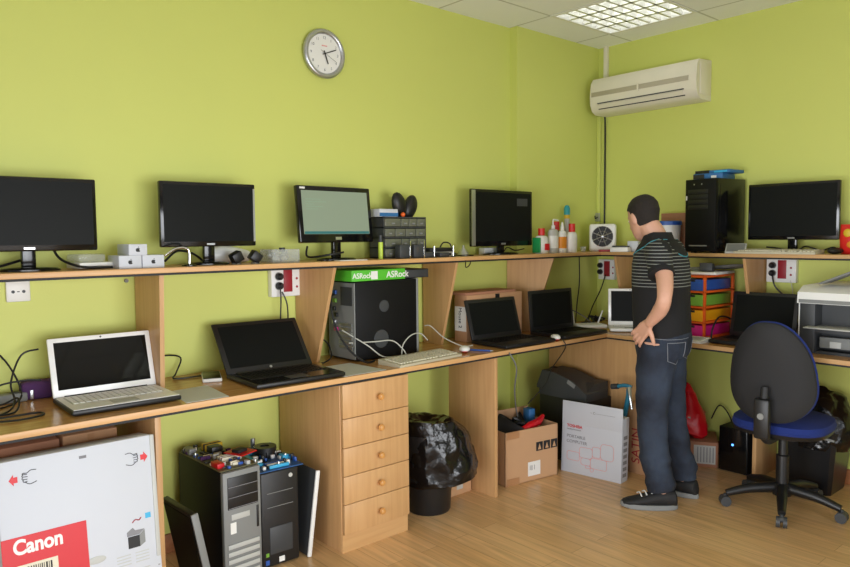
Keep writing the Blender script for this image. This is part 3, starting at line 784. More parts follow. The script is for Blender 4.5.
for x, lab in ((-1.72, 'short chrome stick standing right of the organiser'), (-1.58, 'short chrome stick standing before the network hub')):
    tt = thing('antenna_stick', lab, 'antenna', (x, -.235, S)); MB().lathe([(.012, 0), (.012, .004), (.004, .006)], n=14).build('foot', M['grey_d'], tt); MB().cyl((0, 0, .005), (0, 0, .06), .004, n=10).build('rod', M['chrome'], tt)
for x, lab, hh in ((-1.765, 'dark adapter block lying right of the organiser drawers', .03), (-1.655, 'dark adapter block lying before the network hub', .026)):
    tag(MB().box(x - .035, x + .035, -.25, -.205, S, S + hh, .006).build('adapter', M['grey_d']), lab, 'power adapter')
t = thing('adapter', 'small white power adapter behind the base of the widescreen monitor', 'power adapter', (-1.12, -.06, S)); MB().box(-.06, .06, -.025, .025, 0, .04, .006).build('body', M['white'], t); MB().box(.05, .062, -.012, .012, .01, .03).build('socket', M['grey'], t)
t = thing('metal_cone', 'silver cone shaped stand on dark disc left of widescreen monitor', 'stand', (-1.42, -.15, S)); MB().lathe([(.06, 0), (.06, .005), (.05, .008)], n=28).build('disc', M['gloss'], t); MB().lathe([(.035, .008), (.008, .045), (.006, .06)], n=24).build('cone', M['silver'], t)

# bottles
def bottle(label, x, y, h, r, body, cap, kind, lab_m=None, sc=.7):
    t = thing('bottle', label, 'bottle', (x, y, S))
    hb = h * .72
    MB().lathe([(r * .92, 0), (r, .006), (r, hb - .02), (r * .75, hb - .004), (.011, hb)], n=24, sc=(1, sc)).build('body', M[body], t)
    if lab_m: MB().lathe([(r * 1.02, hb * .2), (r * 1.02, hb * .72)], n=24, sc=(1, sc)).build('label', M[lab_m], t)
    if kind == 'pump':
        MB().cyl((0, 0, hb), (0, 0, hb + .022), .012, n=14).build('collar', M[cap], t)
        MB().tube([(0, 0, hb + .02), (0, 0, h - .006), (.012, 0, h), (.04, -.01, h - .006)], .005, n=8).build('pump_head', M[cap], t)
    elif kind == 'spray':
        MB().lathe([(.013, hb), (.012, hb + .02), (.007, h - .01), (.004, h)], n=14).build('nozzle', M[cap], t)
    else:
        MB().cyl((0, 0, hb), (0, 0, h), .021, n=16).build('cap', M[cap], t)
bottle('green edged white bottle with red cap at the left of the bottles', -.79, -.2, .155, .05, 'white', 'red_cap', 'cap', None)
MB()  # label patches for that bottle
bo = [o for o in COL.objects if o.get('category') == 'bottle'][-1]
MB().box(-.053, -.04, -.03, .03, .004, .098, .004).build('side_stripe', M['green_lab'], bo); MB().box(-.01, .034, -.038, -.034, .02, .06, .001).build('label', M['red'], bo)
bottle('clear pump bottle with white pump second from the left', -.675, -.2, .21, .04, 'grey_l', 'white', 'pump', 'white')
bottle('white spray bottle with orange label between pump bottle and red caps', -.595, -.21, .195, .034, 'white', 'white', 'spray', 'orange_lab')
bottle('red capped pale bottle in front of the tall teal tube', -.515, -.225, .185, .04, 'white', 'red_cap', 'cap', 'white')
bottle('red capped dark bottle at the back right of the bottles', -.53, -.11, .20, .04, 'smoke', 'red_cap', 'cap', 'grey')
t = thing('tube', 'tall clear tube with teal and yellow cap behind the bottles', 'tube', (-.43, -.12, S)); MB().cyl((0, 0, 0), (0, 0, .22), .018, n=16).build('body', M['grey_l'], t); MB().cyl((0, 0, .22), (0, 0, .245), .019, n=16).build('ring', M['gold'], t); MB().lathe([(.02, .245), (.021, .285), (.014, .305), (.004, .31)], n=16).build('cap', M['teal_cap'], t)
t = thing('cup', 'small clear cup right of the bottles on the shelf', 'cup', (-.36, -.2, S)); MB().lathe([(.016, 0), (.022, .035), (.02, .035), (.014, .004), (.002, .004)], n=18).build('cup', M['clear'], t)

# fan heater in the corner
t = thing('fan_heater', 'white fan heater with round black grille in the shelf corner', 'fan heater', (-.16, -.215, S), R(-58))
h_ = MB().box(-.088, .088, -.06, .075, 0, .185, .018, seg=3); h_.build('body', M['white'], t)
MB().cyl((0, -.0605, .1), (0, -.058, .1), .068, n=32).build('opening', M['ink'], t)
gr = MB()
for k in range(2):
    r_ = .036 + .033 * k; gr.tube([(r_ * cos(a * pi / 12), -.062, .1 + r_ * sin(a * pi / 12)) for a in range(24)], .0016, n=6, smooth=False, closed=True)
for k in range(8): gr.tube([(0, -.062, .1), (.067 * cos(k * pi / 4 + .39), -.062, .1 + .067 * sin(k * pi / 4 + .39))], .003, n=6, smooth=False)
gr.sphere((0, -.062, .1), .012, (1, .4, 1)); gr.build('grille', M['silver'], t)
t = thing('carton', 'small white box in front of the fan heater near the man', 'box', (-.26, -.42, S), RIGHT + .2); MB().box(-.06, .06, -.03, .03, 0, .03, .003).build('box', M['white'], t); MB().box(-.05, .05, -.02, .03, .03, .04, .003).build('top_unit', M['grey_d'], t)
tag(MB().box(-.29, -.22, -.34, -.26, S, S + .014, .004, rot=(0, 0, .5)).build('drive_caddy', M['red_d']), 'dark red flat gadget lying before the fan heater', 'gadget')
tag(MB().box(-.2, -.11, -.49, -.42, S, S + .07, .006, rot=(0, 0, .3)).build('small_carton', M['white_card']), 'white little carton behind the man at the shelf corner', 'box')

# ------------------------------------------------------------------ wall things
t = thing('wall_clock', 'round silver rimmed wall clock high on the green wall', 'clock', (-2.25, 0, 2.285), R(0))
def ringm(r, rr, y, m, name, n=48):
    MB().tube([(r * cos(2 * pi * k / n), y, r * sin(2 * pi * k / n)) for k in range(n)], rr, n=12, smooth=False, closed=True).build(name, M[m], t)
MB().cyl((0, -.001, 0), (0, -.022, 0), .108, n=48).build('face', M['white'], t)
ringm(.108, .0135, -.02, 'silver', 'rim')
for k in range(1, 13):
    a = pi / 2 - k * pi / 6
    text(str(k), .019, M['ink_g'], t, (.078 * cos(a), -.0225, .078 * sin(a) - .0065), FRONT, name='numeral', align='CENTER')
def hand(ang, l, w_, y, m='ink', tail=.015, name='hour_hand'):
    MB().box(-tail, l, y - .0012, y, -w_ / 2, w_ / 2).xform(Matrix.Rotation(-ang, 4, 'Y')).build(name, M[m], t)
hand(R(90 - 160), .052, .006, -.0265); hand(R(90 - 68), .07, .0045, -.0285, name='minute_hand'); hand(R(90 - 118), .075, .0014, -.0305, 'ink_g', .03, 'second_hand')
MB().box(-.016, .016, -.0232, -.022, .036, .041).build('maker_mark', M['ink_r'], t)
MB().sphere((0, -.028, 0), .005).build('hub', M['ink'], t)

def switch(label, loc, rz, w, h):
    t = thing('wall_socket_plate', label, 'wall socket', loc, rz)
    MB().box(-w / 2, w / 2, -.014, 0, 0, h, .005).build('plate', M['white'], t)
    for sx in (-.018, .018):
        MB().cyl((sx, -.0155, h * .45), (sx, -.013, h * .45), .006, n=14).build('jack', M['grey_d'], t)
    MB().box(-.004, .004, -.0155, -.013, h * .43, h * .47).build('mark', M['ink'], t)
switch('white wall plate below the left end of the shelf', (-3.64, 0, 1.145), 0, .082, .085)
def outlet(label, loc, rz, w=.165, h=.14, plugs=2):
    t = thing('socket_box', label, 'socket box', loc, rz)
    MB().box(-w / 2, w / 2, -.038, 0, 0, h, .005).build('box', M['white'], t)
    MB().box(-.018, .03, -.0395, -.037, .022, h - .012, .001).build('red_insert', M['red_d'], t)
    for k in range(plugs):
        zz = h - .042 - .045 * k
        MB().cyl((-.045, -.0395, zz), (-.045, -.037, zz), .021, n=20).build('socket_well', M['grey_l'], t)
        MB().lathe([(.018, 0), (.017, .02), (.008, .03)], n=16).xform(Matrix.Translation((-.045, -.038, zz)) @ Matrix.Rotation(pi / 2, 4, 'X')).build('plug', M['cable'], t)
    for zz in (.045, .085): MB().cyl((.055, -.0395, zz), (.055, -.0375, zz), .006, n=12).build('jack', M['red_d'], t)
    return t
outlet('red and white socket box on the left wall above the black laptop', (-2.50, 0, 1.095), 0)
outlet('red and white socket box on the right wall above the chair', (0, -1.335, 1.095), RIGHT)
outlet('red and white socket box in the room corner below the shelf', (0, -.16, 1.065), RIGHT, w=.13)

# air conditioner
t = thing('air_conditioner', 'ivory split air conditioner mounted high on the right wall', 'air conditioner', (0, -.50, 2.19), RIGHT)
w = .76; prof = [(0, 0), (-.12, .0), (-.16, .02), (-.18, .06), (-.185, .12), (-.175, .2), (-.15, .235), (0, .245)]
MB().prism(prof, -w / 2, w / 2, 'x').build('body', M['ac'], t)
for sx in (-w / 2, w / 2 - .02): pass
MB().box(-w / 2 + .012, w / 2 - .05, -.187, -.178, .112, .142, .002).build('grille_band', M['ac_d'], t)
MB().box(-.02, -.008, -.189, -.18, .1, .15).build('centre_clip', M['ac'], t)
MB().prism([(-.166, .028), (-.186, .056), (-.18, .06), (-.15, .03)], -w / 2 + .06, w / 2 - .09, 'x').build('outlet_flap', M['ac'], t)
for zz, yy in ((.026, -.168), (.062, -.1845)): MB().box(-w / 2 + .06, w / 2 - .08, yy - .002, yy + .01, zz, zz + .005).build('slot', M['ink'], t)
MB().box(w / 2, w / 2 + .004, -.14, -.01, .03, .22, .002).build('end_cap', M['ac'], t)
tag(MB().box(-.028, 0, -.145, -.117, 2.43, H, .003).build('cable_duct', M['ac']), 'ivory duct running from ceiling down to the air conditioner', 'cable duct')
tag(MB().box(-.022, 0, -.09, -.062, S, 2.2, .003).build('cable_duct', M['wall']), 'green painted duct in the corner below the air conditioner', 'cable duct')
tag(MB().tube([(-.02, -.125, 2.2), (-.012, -.125, 2.1), (-.012, -.125, 1.6), (-.012, -.125, S)], .006, n=8).build('power_cable', M['cable']), 'black cable hanging straight down from the air conditioner', 'cable')
t = thing('wall_hook', 'small silver key hook on the corner duct above the fan heater', 'hook', (-.022, -.078, 1.47), RIGHT); MB().box(-.02, .02, -.008, 0, 0, .06, .003).build('plate', M['silver'], t); MB().tube([(0, -.006, .03), (0, -.03, .02), (0, -.035, .04)], .004, n=8).build('hook', M['ink'], t)
tag(MB().cyl((-3.24, -.0, 1.205), (-3.24, -.012, 1.205), .008, n=12).build('screw_anchor', M['grey']), 'little metal bolt in the green wall under the shelf', 'bolt')

# ------------------------------------------------------------------ under the left desk
# large printer carton leaning back against the desk
t = thing('carton', 'large white printer carton with red name panel at the bottom left', 'box', (-3.61, -.70, 0), rot=(R(-8), 0, 0))
w, d, h = .47, .12, .712
MB().box(-w / 2, w / 2, 0, d, 0, h, .004).build('box', M['white_card'], t)
MB().box(w / 2 - .012, w / 2 + .003, -.004, .02, .3, h, .003, rot=(0, R(1.2), 0)).build('torn_edge', M['grey_l'], t)
MB().box(-w / 2, .006, -.0015, .0, .02, .48).build('print_panel', M['red'], t, 'red panel with the brand name')
text('Canon', .062, M['white'], t, (-.205, -.0022, .428), FRONT, off=.002, sx=.84)
MB().box(-.198, -.084, -.003, -.001, .30, .394).build('label_sticker', M['cream'], t)
bc = MB(); x = -.17
while x < -.1:
    q = random.choice((.002, .003, .005)); bc.box(x, x + q, -.0036, -.0028, .36, .386); x += q + random.choice((.003, .004))
bc.build('barcode', M['ink'], t)
def arrow(x, z, sgn, s=.022):
    P = [(0, .5), (.5, .5), (.5, 1), (1.1, 0), (.5, -1), (.5, -.5), (0, -.5)]
    MB().prism([(x + sgn * u * s, z + v * s * .8) for u, v in P], -.0012, 0, 'y').build('arrow', M['red'], t)
arrow(-.178, .652, -1); arrow(.192, .642, 1)
def hand_icon(x, z, sgn):
    h_ = MB(); s = .027
    for path in ([(1.7, .75), (1.0, .8), (.5, .55), (.0, .6)], [(0, .6), (-.1, .45), (.5, .4)], [(-.05, .4), (-.15, .2), (.55, .12)], [(-.1, .12), (-.15, -.12), (.5, -.15)], [(-.05, -.18), (0, -.42), (.5, -.4)], [(.2, -.45), (.8, -.75), (1.7, -.55)]):
        h_.tube([(x - sgn * u * s * .8, -.0008, z + v * s) for u, v in path], .0011, n=6)
    h_.build('hand_icon', M['ink'], t)
hand_icon(-.162, .652, -1); hand_icon(.18, .642, 1)
text('IIIIIIII', .011, M['ink_g'], t, (.0, -.0012, .678), FRONT, name='print_mark', off=.0006)
MB().box(.13, .168, -.0012, 0, .35, .388).build('product_picture', M['ink'], t)
MB().prism([(.168, .35), (.186, .36), (.186, .402), (.168, .388)], -.0012, 0, 'y').build('product_picture', M['grey'], t)
MB().prism([(.128, .39), (.168, .39), (.186, .404), (.155, .406), (.148, .416), (.128, .404)], -.0012, 0, 'y').build('product_picture', M['ink_g'], t)
MB().box(.192, .21, -.0012, 0, .436, .454).build('print_mark', M['cyan'], t)
MB().tube([(.148, -.0008, .432), (.158, -.0008, .44), (.17, -.0008, .437), (.178, -.0008, .444)], .0018, n=6).build('print_mark', M['red_d'], t)
for z in (.30, .245):
    for xx in (.09, .15):
        for q in range(4): MB().box(xx, xx + .045, -.0012, 0, z + .01 * q, z + .01 * q + .003).build('small_print', M['grey_l'], t)
for q in range(5): MB().box(.222, .228, -.0012, 0, .27 + .045 * q, .273 + .045 * q).build('small_print', M['ink_g'], t)
MB().sphere((.028, 0, .345), .5, (.06, .004, .024)).build('handle_cutout', M['grey_l'], t)
t = thing('carton', 'brown carton under the desk behind the white printer carton, at left', 'box', (-3.81, -.28, 0)); MB().box(-.19, .19, -.14, .14, 0, .70, .003).build('box', M['card3'], t); MB().box(-.01, .012, -.1415, -.14, .3, .7).build('tape', M['tape'], t)
t = thing('carton', 'brown carton under the desk next to the end panel, behind white carton', 'box', (-3.52, -.28, 0)); MB().box(-.09, .09, -.14, .14, 0, .705, .003).build('box', M['card'], t); MB().box(-.01, .01, -.1415, -.14, .3, .7).build('tape', M['tape'], t)

# monitor leaning on the floor
t = thing('monitor', 'black flat monitor leaning on the floor beside the silver tower', 'monitor', (-3.145, -.42, .004), rot=(R(11), 0, R(-88)))
MB().box(-.13, .13, -.012, .012, 0, .365, .006).build('casing', M['black'], t); MB().box(-.115, .115, -.0145, -.011, .015, .35).build('screen', M['screen'], t); MB().box(.124, .133, -.014, .013, .0, .366, .002).build('edge_strip', M['grey'], t)

def floor_tower(label, loc, rz, w, d, h, front):
    t = thing('computer_tower', label, 'computer', loc, rz); tower_pc(t, w, d, h); return t
t = floor_tower('black tower with silver front and circuit boards piled on top', (-2.985, -.275, 0), R(2), .165, .40, .46, 'silver')
w, d, h = .165, .40, .46
MB().box(-w / 2, w / 2, -d / 2, -d / 2 + .024, .01, h, .005).build('front_bezel', M['grey'], t)
db = MB().box(-w / 2 + .018, w / 2 - .014, -d / 2 - .003, -d / 2 + .002, h - .15, h - .022, .002).build('drive_bays', M['black'], t)
for k in range(3): MB().box(-w / 2 + .02, w / 2 - .016, -d / 2 - .0045, -d / 2 - .002, h - .062 - .042 * k, h - .06 - .042 * k).build('bay_gap', M['ink_g'], db)
MB().box(-.05, .03, -d / 2 - .002, -d / 2, h - .195, h - .172, .001).build('floppy_slot', M['grey_l'], t)
MB().box(w / 2 - .022, w / 2 - .012, -d / 2 - .002, -d / 2, h - .25, h - .16, .002).build('button_strip', M['black'], t)
MB().box(-.055, -.03, -d / 2 - .001, -d / 2, h - .25, h - .205).build('label_sticker', M['white'], t)
for k in range(5): MB().box(-w / 2 + .014, w / 2 - .012, -d / 2 - .005, -d / 2, .03 + .03 * k, .048 + .03 * k, .004).build('louvre', M['grey_l'], t)
def board(label, loc, rz, w, d, m, extra, tilt=0.0):
    t = thing('motherboard', label, 'circuit board', loc, rot=(tilt, 0, rz))
    MB().box(-w / 2, w / 2, -d / 2, d / 2, 0, .004).build('board', M[m], t)
    for (x, y, a, b_, c_, mm, nm) in extra: MB().box(x - a / 2, x + a / 2, y - b_ / 2, y + b_ / 2, .003, .003 + c_, .002).build(nm, M[mm], t)
    return t
def parts_for(w, d, spec, seed, n):
    random.seed(seed); out = []
    for _ in range(n):
        nm, mm, a, b_, c_ = random.choice(spec)
        if random.random() < .5: a, b_ = b_, a
        a *= random.uniform(.8, 1.2); b_ *= random.uniform(.8, 1.2)
        out.append((random.uniform(-w / 2 + a / 2, w / 2 - a / 2), random.uniform(-d / 2 + b_ / 2, d / 2 - b_ / 2), a, b_, c_ * random.uniform(.7, 1.2), mm, nm))
    return out
ex = [(.02, -.05, .09, .009, .02, 'cream', 'slot'), (.02, -.068, .09, .009, .02, 'white', 'slot'), (.02, -.086, .09, .009, .02, 'cream', 'slot'), (.02, .06, .05, .05, .032, 'black', 'heat_sink'), (.035, .13, .08, .008, .03, 'gold', 'memory_slot'), (.035, .115, .08, .008, .03, 'black', 'memory_slot'), (.035, .1, .08, .008, .03, 'gold', 'memory_slot'), (-.06, -.12, .03, .06, .02, 'red', 'connector'), (-.06, .13, .03, .06, .025, 'grey', 'connector')]
ex += parts_for(.165, .37, [('capacitor', 'silver', .01, .01, .022), ('chip', 'grey_d', .022, .022, .008), ('connector', 'grey_l', .03, .014, .02), ('connector', 'cream', .035, .01, .014), ('capacitor', 'black', .009, .009, .02), ('connector', 'purple', .02, .012, .014), ('connector', 'd_blue', .02, .01, .012)], 21, 58)
board('brown motherboard with white slots on the silver fronted tower', (-2.985, -.27, .461), R(2), .165, .37, 'pcb', ex)
t = thing('expansion_card', 'red expansion card lying on the right of the brown motherboard', 'circuit board', (-2.915, -.34, .487), R(20)); MB().box(-.045, .045, -.05, .05, 0, .004).build('board', M['red'], t); MB().box(-.03, .02, -.02, .02, .003, .016, .002).build('chip', M['ink'], t)
# HP tower
t = floor_tower('all black tower with blue circuit boards on top, beside drawer cabinet', (-2.79, -.255, 0), R(-2), .175, .385, .41, 'black')
w, d, h = .175, .385, .41
MB().box(-w / 2, w / 2, -d / 2 - .004, -d / 2 + .022, .008, h, .008, seg=3).build('front_bezel', M['black'], t)
MB().cyl((.05, -d / 2 - .007, h - .03), (.05, -d / 2, h - .03), .009, n=16).build('power_button', M['grey_l'], t)
for z in (h - .09, h - .15): MB().box(-.06, .06, -d / 2 - .006, -d / 2, z, z + .002).build('bay_gap', M['grey'], t)
MB().box(-.05, .055, -d / 2 - .006, -d / 2 - .002, .06, .175, .004).build('vent_panel', M['grey_d'], t)
MB().box(-.01, .015, -d / 2 - .006, -d / 2 - .002, .02, .042).build('badge', M['white'], t); MB().box(-.072, -.055, -d / 2 - .006, -d / 2 - .002, .02, .04).build('sticker', M['d_blue'], t); MB().box(-.07, -.056, -d / 2 - .006, -d / 2 - .002, .055, .07).build('sticker', M['d_green'], t)
ex2 = [(-.06, .0, .03, .2, .012, 'cyan', 'connector'), (.0, -.11, .09, .012, .014, 'd_blue', 'slot'), (.0, -.135, .09, .012, .014, 'white', 'slot'), (.0, -.155, .09, .012, .014, 'cyan', 'slot'), (.05, .08, .05, .1, .02, 'black', 'connector'), (.06, .0, .012, .012, .02, 'silver', 'capacitor'), (.07, -.06, .03, .04, .02, 'cyan', 'connector')]
ex2 += parts_for(.2, .36, [('capacitor', 'silver', .01, .01, .022), ('chip', 'ink', .022, .022, .01), ('connector', 'cyan', .05, .01, .016), ('connector', 'white', .02, .014, .016), ('capacitor', 'black', .012, .012, .025), ('connector', 'd_blue', .06, .009, .016)], 5, 50)
tb = board('blue motherboard with round cooler on the all black tower', (-2.775, -.27, .411), R(-3), .2, .36, 'pcb_b', ex2)
MB().lathe([(.045, .004), (.045, .03), (.05, .032), (.05, .05), (.02, .05), (.02, .044), (.002, .044)], c=(.02, .02, 0), n=28).build('cooler', M['black'], tb)
MB().cyl((.0, .1, .004), (.0, .1, .07), .01, n=12).build('capacitor', M['silver'], tb)
t = thing('case_panel', 'dark grey case side panel with white edge leaning by the drawer cabinet', 'panel', (-2.668, -.41, 0.002), rot=(R(0), R(8), 0))
MB().box(-.004, .004, -.05, .22, 0, .37, .002).build('sheet', M['grey_d'], t); MB().box(-.009, .009, -.058, -.048, 0, .372, .002).build('edge_strip', M['white'], t)

# bin with black bag
t = thing('waste_bin', 'round black waste bin with bin bag beside the drawer cabinet', 'bin', (-1.92, -.40, 0))
MB().lathe([(.105, 0), (.11, .01), (.135, .40), (.128, .40), (.1, .012), (.002, .012)], n=36).build('bin', M['bin'], t)
from mathutils import noise
def crumple(mb, amp, seed):
    off = Vector((seed * 7.3, seed * 3.1, seed * 1.7))
    for v in mb.bm.verts:
        p = v.co
        q = abs(noise.noise(p * 7 + off)) * 1.6 + abs(noise.noise(p * 16 + off)) * .9 + abs(noise.noise(p * 34 + off)) * .35 - .6
        n = Vector((p.x, p.y, .15)).normalized()
        v.co = p + n * amp * q
def bag_rings(prof, n=96):
    """prof rows: radius x, radius y, centre x, centre y, z at left, z at right"""
    P = []
    for i in range(len(prof) - 1):
        for u in (0, .2, .4, .6, .8): P.append([a * (1 - u) + b * u for a, b in zip(prof[i], prof[i + 1])])
    P.append(prof[-1])
    return [[Vector((cx_ + rx * cos(2 * pi * k / n), cy_ + ry * sin(2 * pi * k / n), (zl + zr) / 2 + (zr - zl) / 2 * cos(2 * pi * k / n))) for k in range(n)] for rx, ry, cx_, cy_, zl, zr in P]
prof = [(.115, .115, .0, 0, .2, .2), (.17, .16, .05, 0, .14, .15), (.195, .185, .075, 0, .15, .17), (.2, .185, .075, -.005, .2, .23), (.19, .175, .06, 0, .28, .30), (.175, .16, .045, 0, .36, .37), (.155, .14, .02, 0, .43, .425), (.135, .12, .0, 0, .47, .455), (.09, .08, .0, 0, .468, .455), (.05, .05, 0, 0, .44, .44)]
bg = MB().ring_loft(bag_rings(prof)); crumple(bg, .022, 3); bg.build('bin_bag', M['bag'], t)
MB().prism([(.19, .33), (.255, .345), (.25, .325), (.2, .29)], -.03, .01, 'y').build('bag_corner', M['bag'], t)

# flattened cartons behind bin
t = thing('carton', 'low brown carton with open flap between bin and desk panel', 'box', (-1.685, -.27, 0), R(0)); MB().box(-.1, .1, -.1, .1, 0, .125, .003).build('box', M['card2'], t)
MB().box(.045, .105, -.1, -.095, .12, .28, .001, rot=(R(0), R(-6), R(0)), pivot=(.1, -.1, .12)).build('flap', M['card2'], t); MB().box(-.01, .035, -.1015, -.099, .03, .08).build('label_sticker', M['grey_l'], t)

# open carton with cables
t = thing('carton', 'open brown carton filled with cables and parts under the desk', 'box', (-1.205, -.36, 0), R(-9))
w, d, h = .385, .27, .30
c = MB(); c.box(-w / 2, w / 2, -d / 2, d / 2, 0, .005)
for a in ((-w / 2, w / 2, -d / 2, -d / 2 + .006), (-w / 2, w / 2, d / 2 - .006, d / 2), (-w / 2, -w / 2 + .006, -d / 2, d / 2), (w / 2 - .006, w / 2, -d / 2, d / 2)): c.box(*a, 0, h + (.05 if a[2] > 0 and a[0] == -w / 2 and a[1] == w / 2 else 0))
c.build('box', M['card2'], t)
MB().box(-.03, .06, -d / 2 - .0015, -d / 2, .03, .11).build('label_sticker', M['white'], t)
text('BARCODE'.replace('BARCODE', '||| |'), .03, M['ink_g'], t, (-.02, -d / 2 - .002, .07), FRONT, name='label_print')
for k in range(3):
    x = .03 + k * .055; i_ = MB().box(x, x + .048, -d / 2 - .0015, -d / 2, .165, .215); i_.build('handling_symbol', M['ink'], t)
    MB().prism([(x + .012, .172), (x + .036, .172), (x + .024, .205)], -d / 2 - .0022, -d / 2 - .001, 'y').build('symbol_mark', M['card2'], t)
for zz in (0, .26): MB().box(-w / 2 + .01, -w / 2 + .1, -d / 2 - .0012, -d / 2, zz, zz + .04).build('tape', M['tape'], t)
def in_box(px, py): return (-1.205 + px * cos(R(-9)) - py * sin(R(-9)), -.36 + px * sin(R(-9)) + py * cos(R(-9)))
x, y = in_box(.02, .0)
cab = MB(); random.seed(11); pts = [(x + random.uniform(-.08, .09), y + random.uniform(-.07, .08), .26 + random.uniform(-.02, .085)) for _ in range(26)]
cab.tube(pts, .009, n=7); tag(cab.build('cable_bundle', M['cable']), 'tangled black cables heaped in the open carton', 'cables')
x, y = in_box(-.11, -.02); tag(MB().box(x - .012, x + .012, y - .09, y + .09, .16, .34, .004, rot=(.3, .5, .2)).build('steel_bracket', M['ink']), 'black metal frame sticking up at the left of the open carton', 'metal frame')
x, y = in_box(-.13, .075); tag(MB().box(x - .035, x + .035, y - .03, y + .03, .2, .335, .004, rot=(0, .1, .1)).build('metal_box', M['silver']), 'silver metal box at the back left inside the open carton', 'metal box')
x, y = in_box(.08, -.075); tag(MB().tube([(x - .13, y + .01, .28), (x - .05, y, .30), (x + .03, y + .01, .305), (x + .09, y + .02, .33)], [.012, .022, .022, .01], n=8).build('red_cloth', M['red']), 'red cloth strip at the front of the open carton', 'cloth')
tag(MB().box(-1.085, -1.035, -.36, -.30, .2, .36, .01, rot=(0, 0, -.16)).build('blue_case', M['blue']), 'blue plastic case at the right back of the open carton', 'case')

# laptop carton
t = thing('carton', 'flat white laptop carton standing on the floor with red print', 'box', (-.935, -.675, 0), rot=(R(-3), 0, R(-82)))
w, d, h = .375, .085, .36
MB().box(-w / 2, w / 2, 0, d, 0, h, .002).build('box', M['white_card'], t); MB().box(-w / 2, w / 2, -.001, .002, h - .075, h + .055, .001).build('lid_flap', M['white_card'], t)
text('TOSHIBA', .024, M['red'], t, (-.155, -.0016, .265), FRONT, off=.0004); text('Leading Innovation', .012, M['ink_g'], t, (-.155, -.0012, .25), FRONT)
text('PORTABLE', .025, M['ink_g'], t, (-.155, -.0012, .205), FRONT); text('COMPUTER', .025, M['ink_g'], t, (-.155, -.0012, .175), FRONT)
def outline(x0, x1, z0, z1, rr=.012):
    P = []
    for (cx_, cz_, a0) in ((x1 - rr, z1 - rr, 0), (x0 + rr, z1 - rr, 90), (x0 + rr, z0 + rr, 180), (x1 - rr, z0 + rr, 270)):
        for q in range(4): P.append((cx_ + rr * cos(R(a0 + q * 30)), -.0006, cz_ + rr * sin(R(a0 + q * 30))))
    MB().tube(P, .0013, n=5, smooth=False, closed=True).build('line_drawing', M['ink_r'], t)
outline(-.15, -.07, .075, .125); outline(-.07, .01, .1, .16); outline(.01, .06, .115, .175); outline(.06, .14, .11, .2, .02); outline(-.06, .0, .06, .1); outline(.0, .1, .05, .11); outline(-.03, .0, .045, .06, .007); outline(.0, .02, .03, .05, .008)
for k in range(7): MB().box(w / 2, w / 2 + .001, .02, .065, .03 + .035 * k, .03 + .035 * k + .02).build('side_print', M['ink_g'], t)
text('~ C——————', .02, M['ink_g'], t, (-.01, -.0018, h + .0), FRONT, name='print_mark')

# desk phone / fax on a carton behind
t = thing('carton', 'black storage case under the corner desk behind the white laptop carton', 'case', (-.72, -.385, 0)); MB().box(-.105, .14, -.19, .17, 0, .395, .006).build('box', M['black'], t)
t = thing('fax_machine', 'dark grey sloping office machine on the black case in the corner', 'office machine', (-.735, -.39, .396), RIGHT)
MB().prism([(-.11, 0), (.11, 0), (.11, .10), (-.02, .10), (-.11, .05)], -.16, .19, 'x').build('body', M['grey_d'], t)
MB().sphere((-.13, .0, .13), .035, (1.2, 1, .9)).build('roller_end', M['black'], t)
MB().prism([(-.17, .06), (-.13, .155), (-.03, .15), (.10, .115), (.2, .05), (.2, .03), (-.17, .04)], -.12, .08, 'y').build('cover', M['grey_d'], t)
MB().box(.06, .12, -.121, -.118, .085, .11, rot=(0, R(25), 0)).build('panel_label', M['grey'], t)
t = thing('scooter', 'blue folded handlebar with dark grip and silver lever behind the carton', 'handlebar', (-.75, -.72, 0))
MB().tube([(0, 0, .0), (.0, -.03, .2), (-.01, -.085, .44), (-.01, -.09, .5)], .014, n=12).build('stem', M['teal'], t); MB().tube([(-.01, -.11, .515), (-.02, -.07, .522), (-.025, -.02, .508)], .011, n=12).build('handlebar', M['teal'], t)
MB().cyl((-.024, -.03, .511), (-.026, .012, .503), .016, n=12).build('grip', M['grey_d'], t); MB().tube([(-.02, -.1, .51), (-.04, -.118, .47), (-.045, -.135, .40)], [.014, .009, .007], n=8).build('lever', M['silver'], t)
MB().cyl((0, 0, 0), (0, 0, .02), .05, n=16).build('foot', M['ink'], t)
t = thing('carton', 'brown carton with red upright lettering beside the laptop carton', 'box', (-.645, -.905, 0), RIGHT); MB().box(-.135, .13, -.05, .05, 0, .41, .003).build('box', M['card'], t)
text('SATIN', .075, M['red_d'], t, (-.062, -.051, .06), (pi / 2, R(-90), 0))
# things right of the man
t = thing('carton', 'small brown carton with white label under the red bag', 'box', (-.20, -.945, 0), R(30)); MB().box(-.13, .13, -.1, .1, 0, .15, .003).build('box', M['card3'], t); MB().box(-.1315, -.13, -.085, .035, .02, .13).build('label_sticker', M['grey_l'], t)
lb = MB()
for k in range(6): lb.box(-.1325, -.1312, -.075 + k * .017, -.069 + k * .017, .03, .12)
lb.build('label_print', M['ink_g'], t)
t = thing('plastic_bag', 'red plastic carrier bag on the small carton beside the man', 'bag', (-.23, -.915, .152), RIGHT)
rings = []
for z_, a, b_ in ((0, .07, .06), (.02, .095, .08), (.06, .1, .085), (.1, .1, .085), (.14, .095, .075), (.18, .085, .06), (.22, .07, .05), (.25, .055, .035), (.28, .04, .025), (.3, .03, .02), (.31, .012, .01)):
    rings.append([Vector((a * cos(2 * pi * k / 40) - z_ * .15, b_ * sin(2 * pi * k / 40), z_)) for k in range(40)])
rb = MB().ring_loft(rings); crumple(rb, .03, 5); rb.build('bag', M['red_bag'], t)
MB().tube([(-.02, -.09, .05), (-.05, -.09, .09), (-.02, -.085, .12), (.03, -.08, .13)], .005, n=6).build('print_line', M['white'], t)
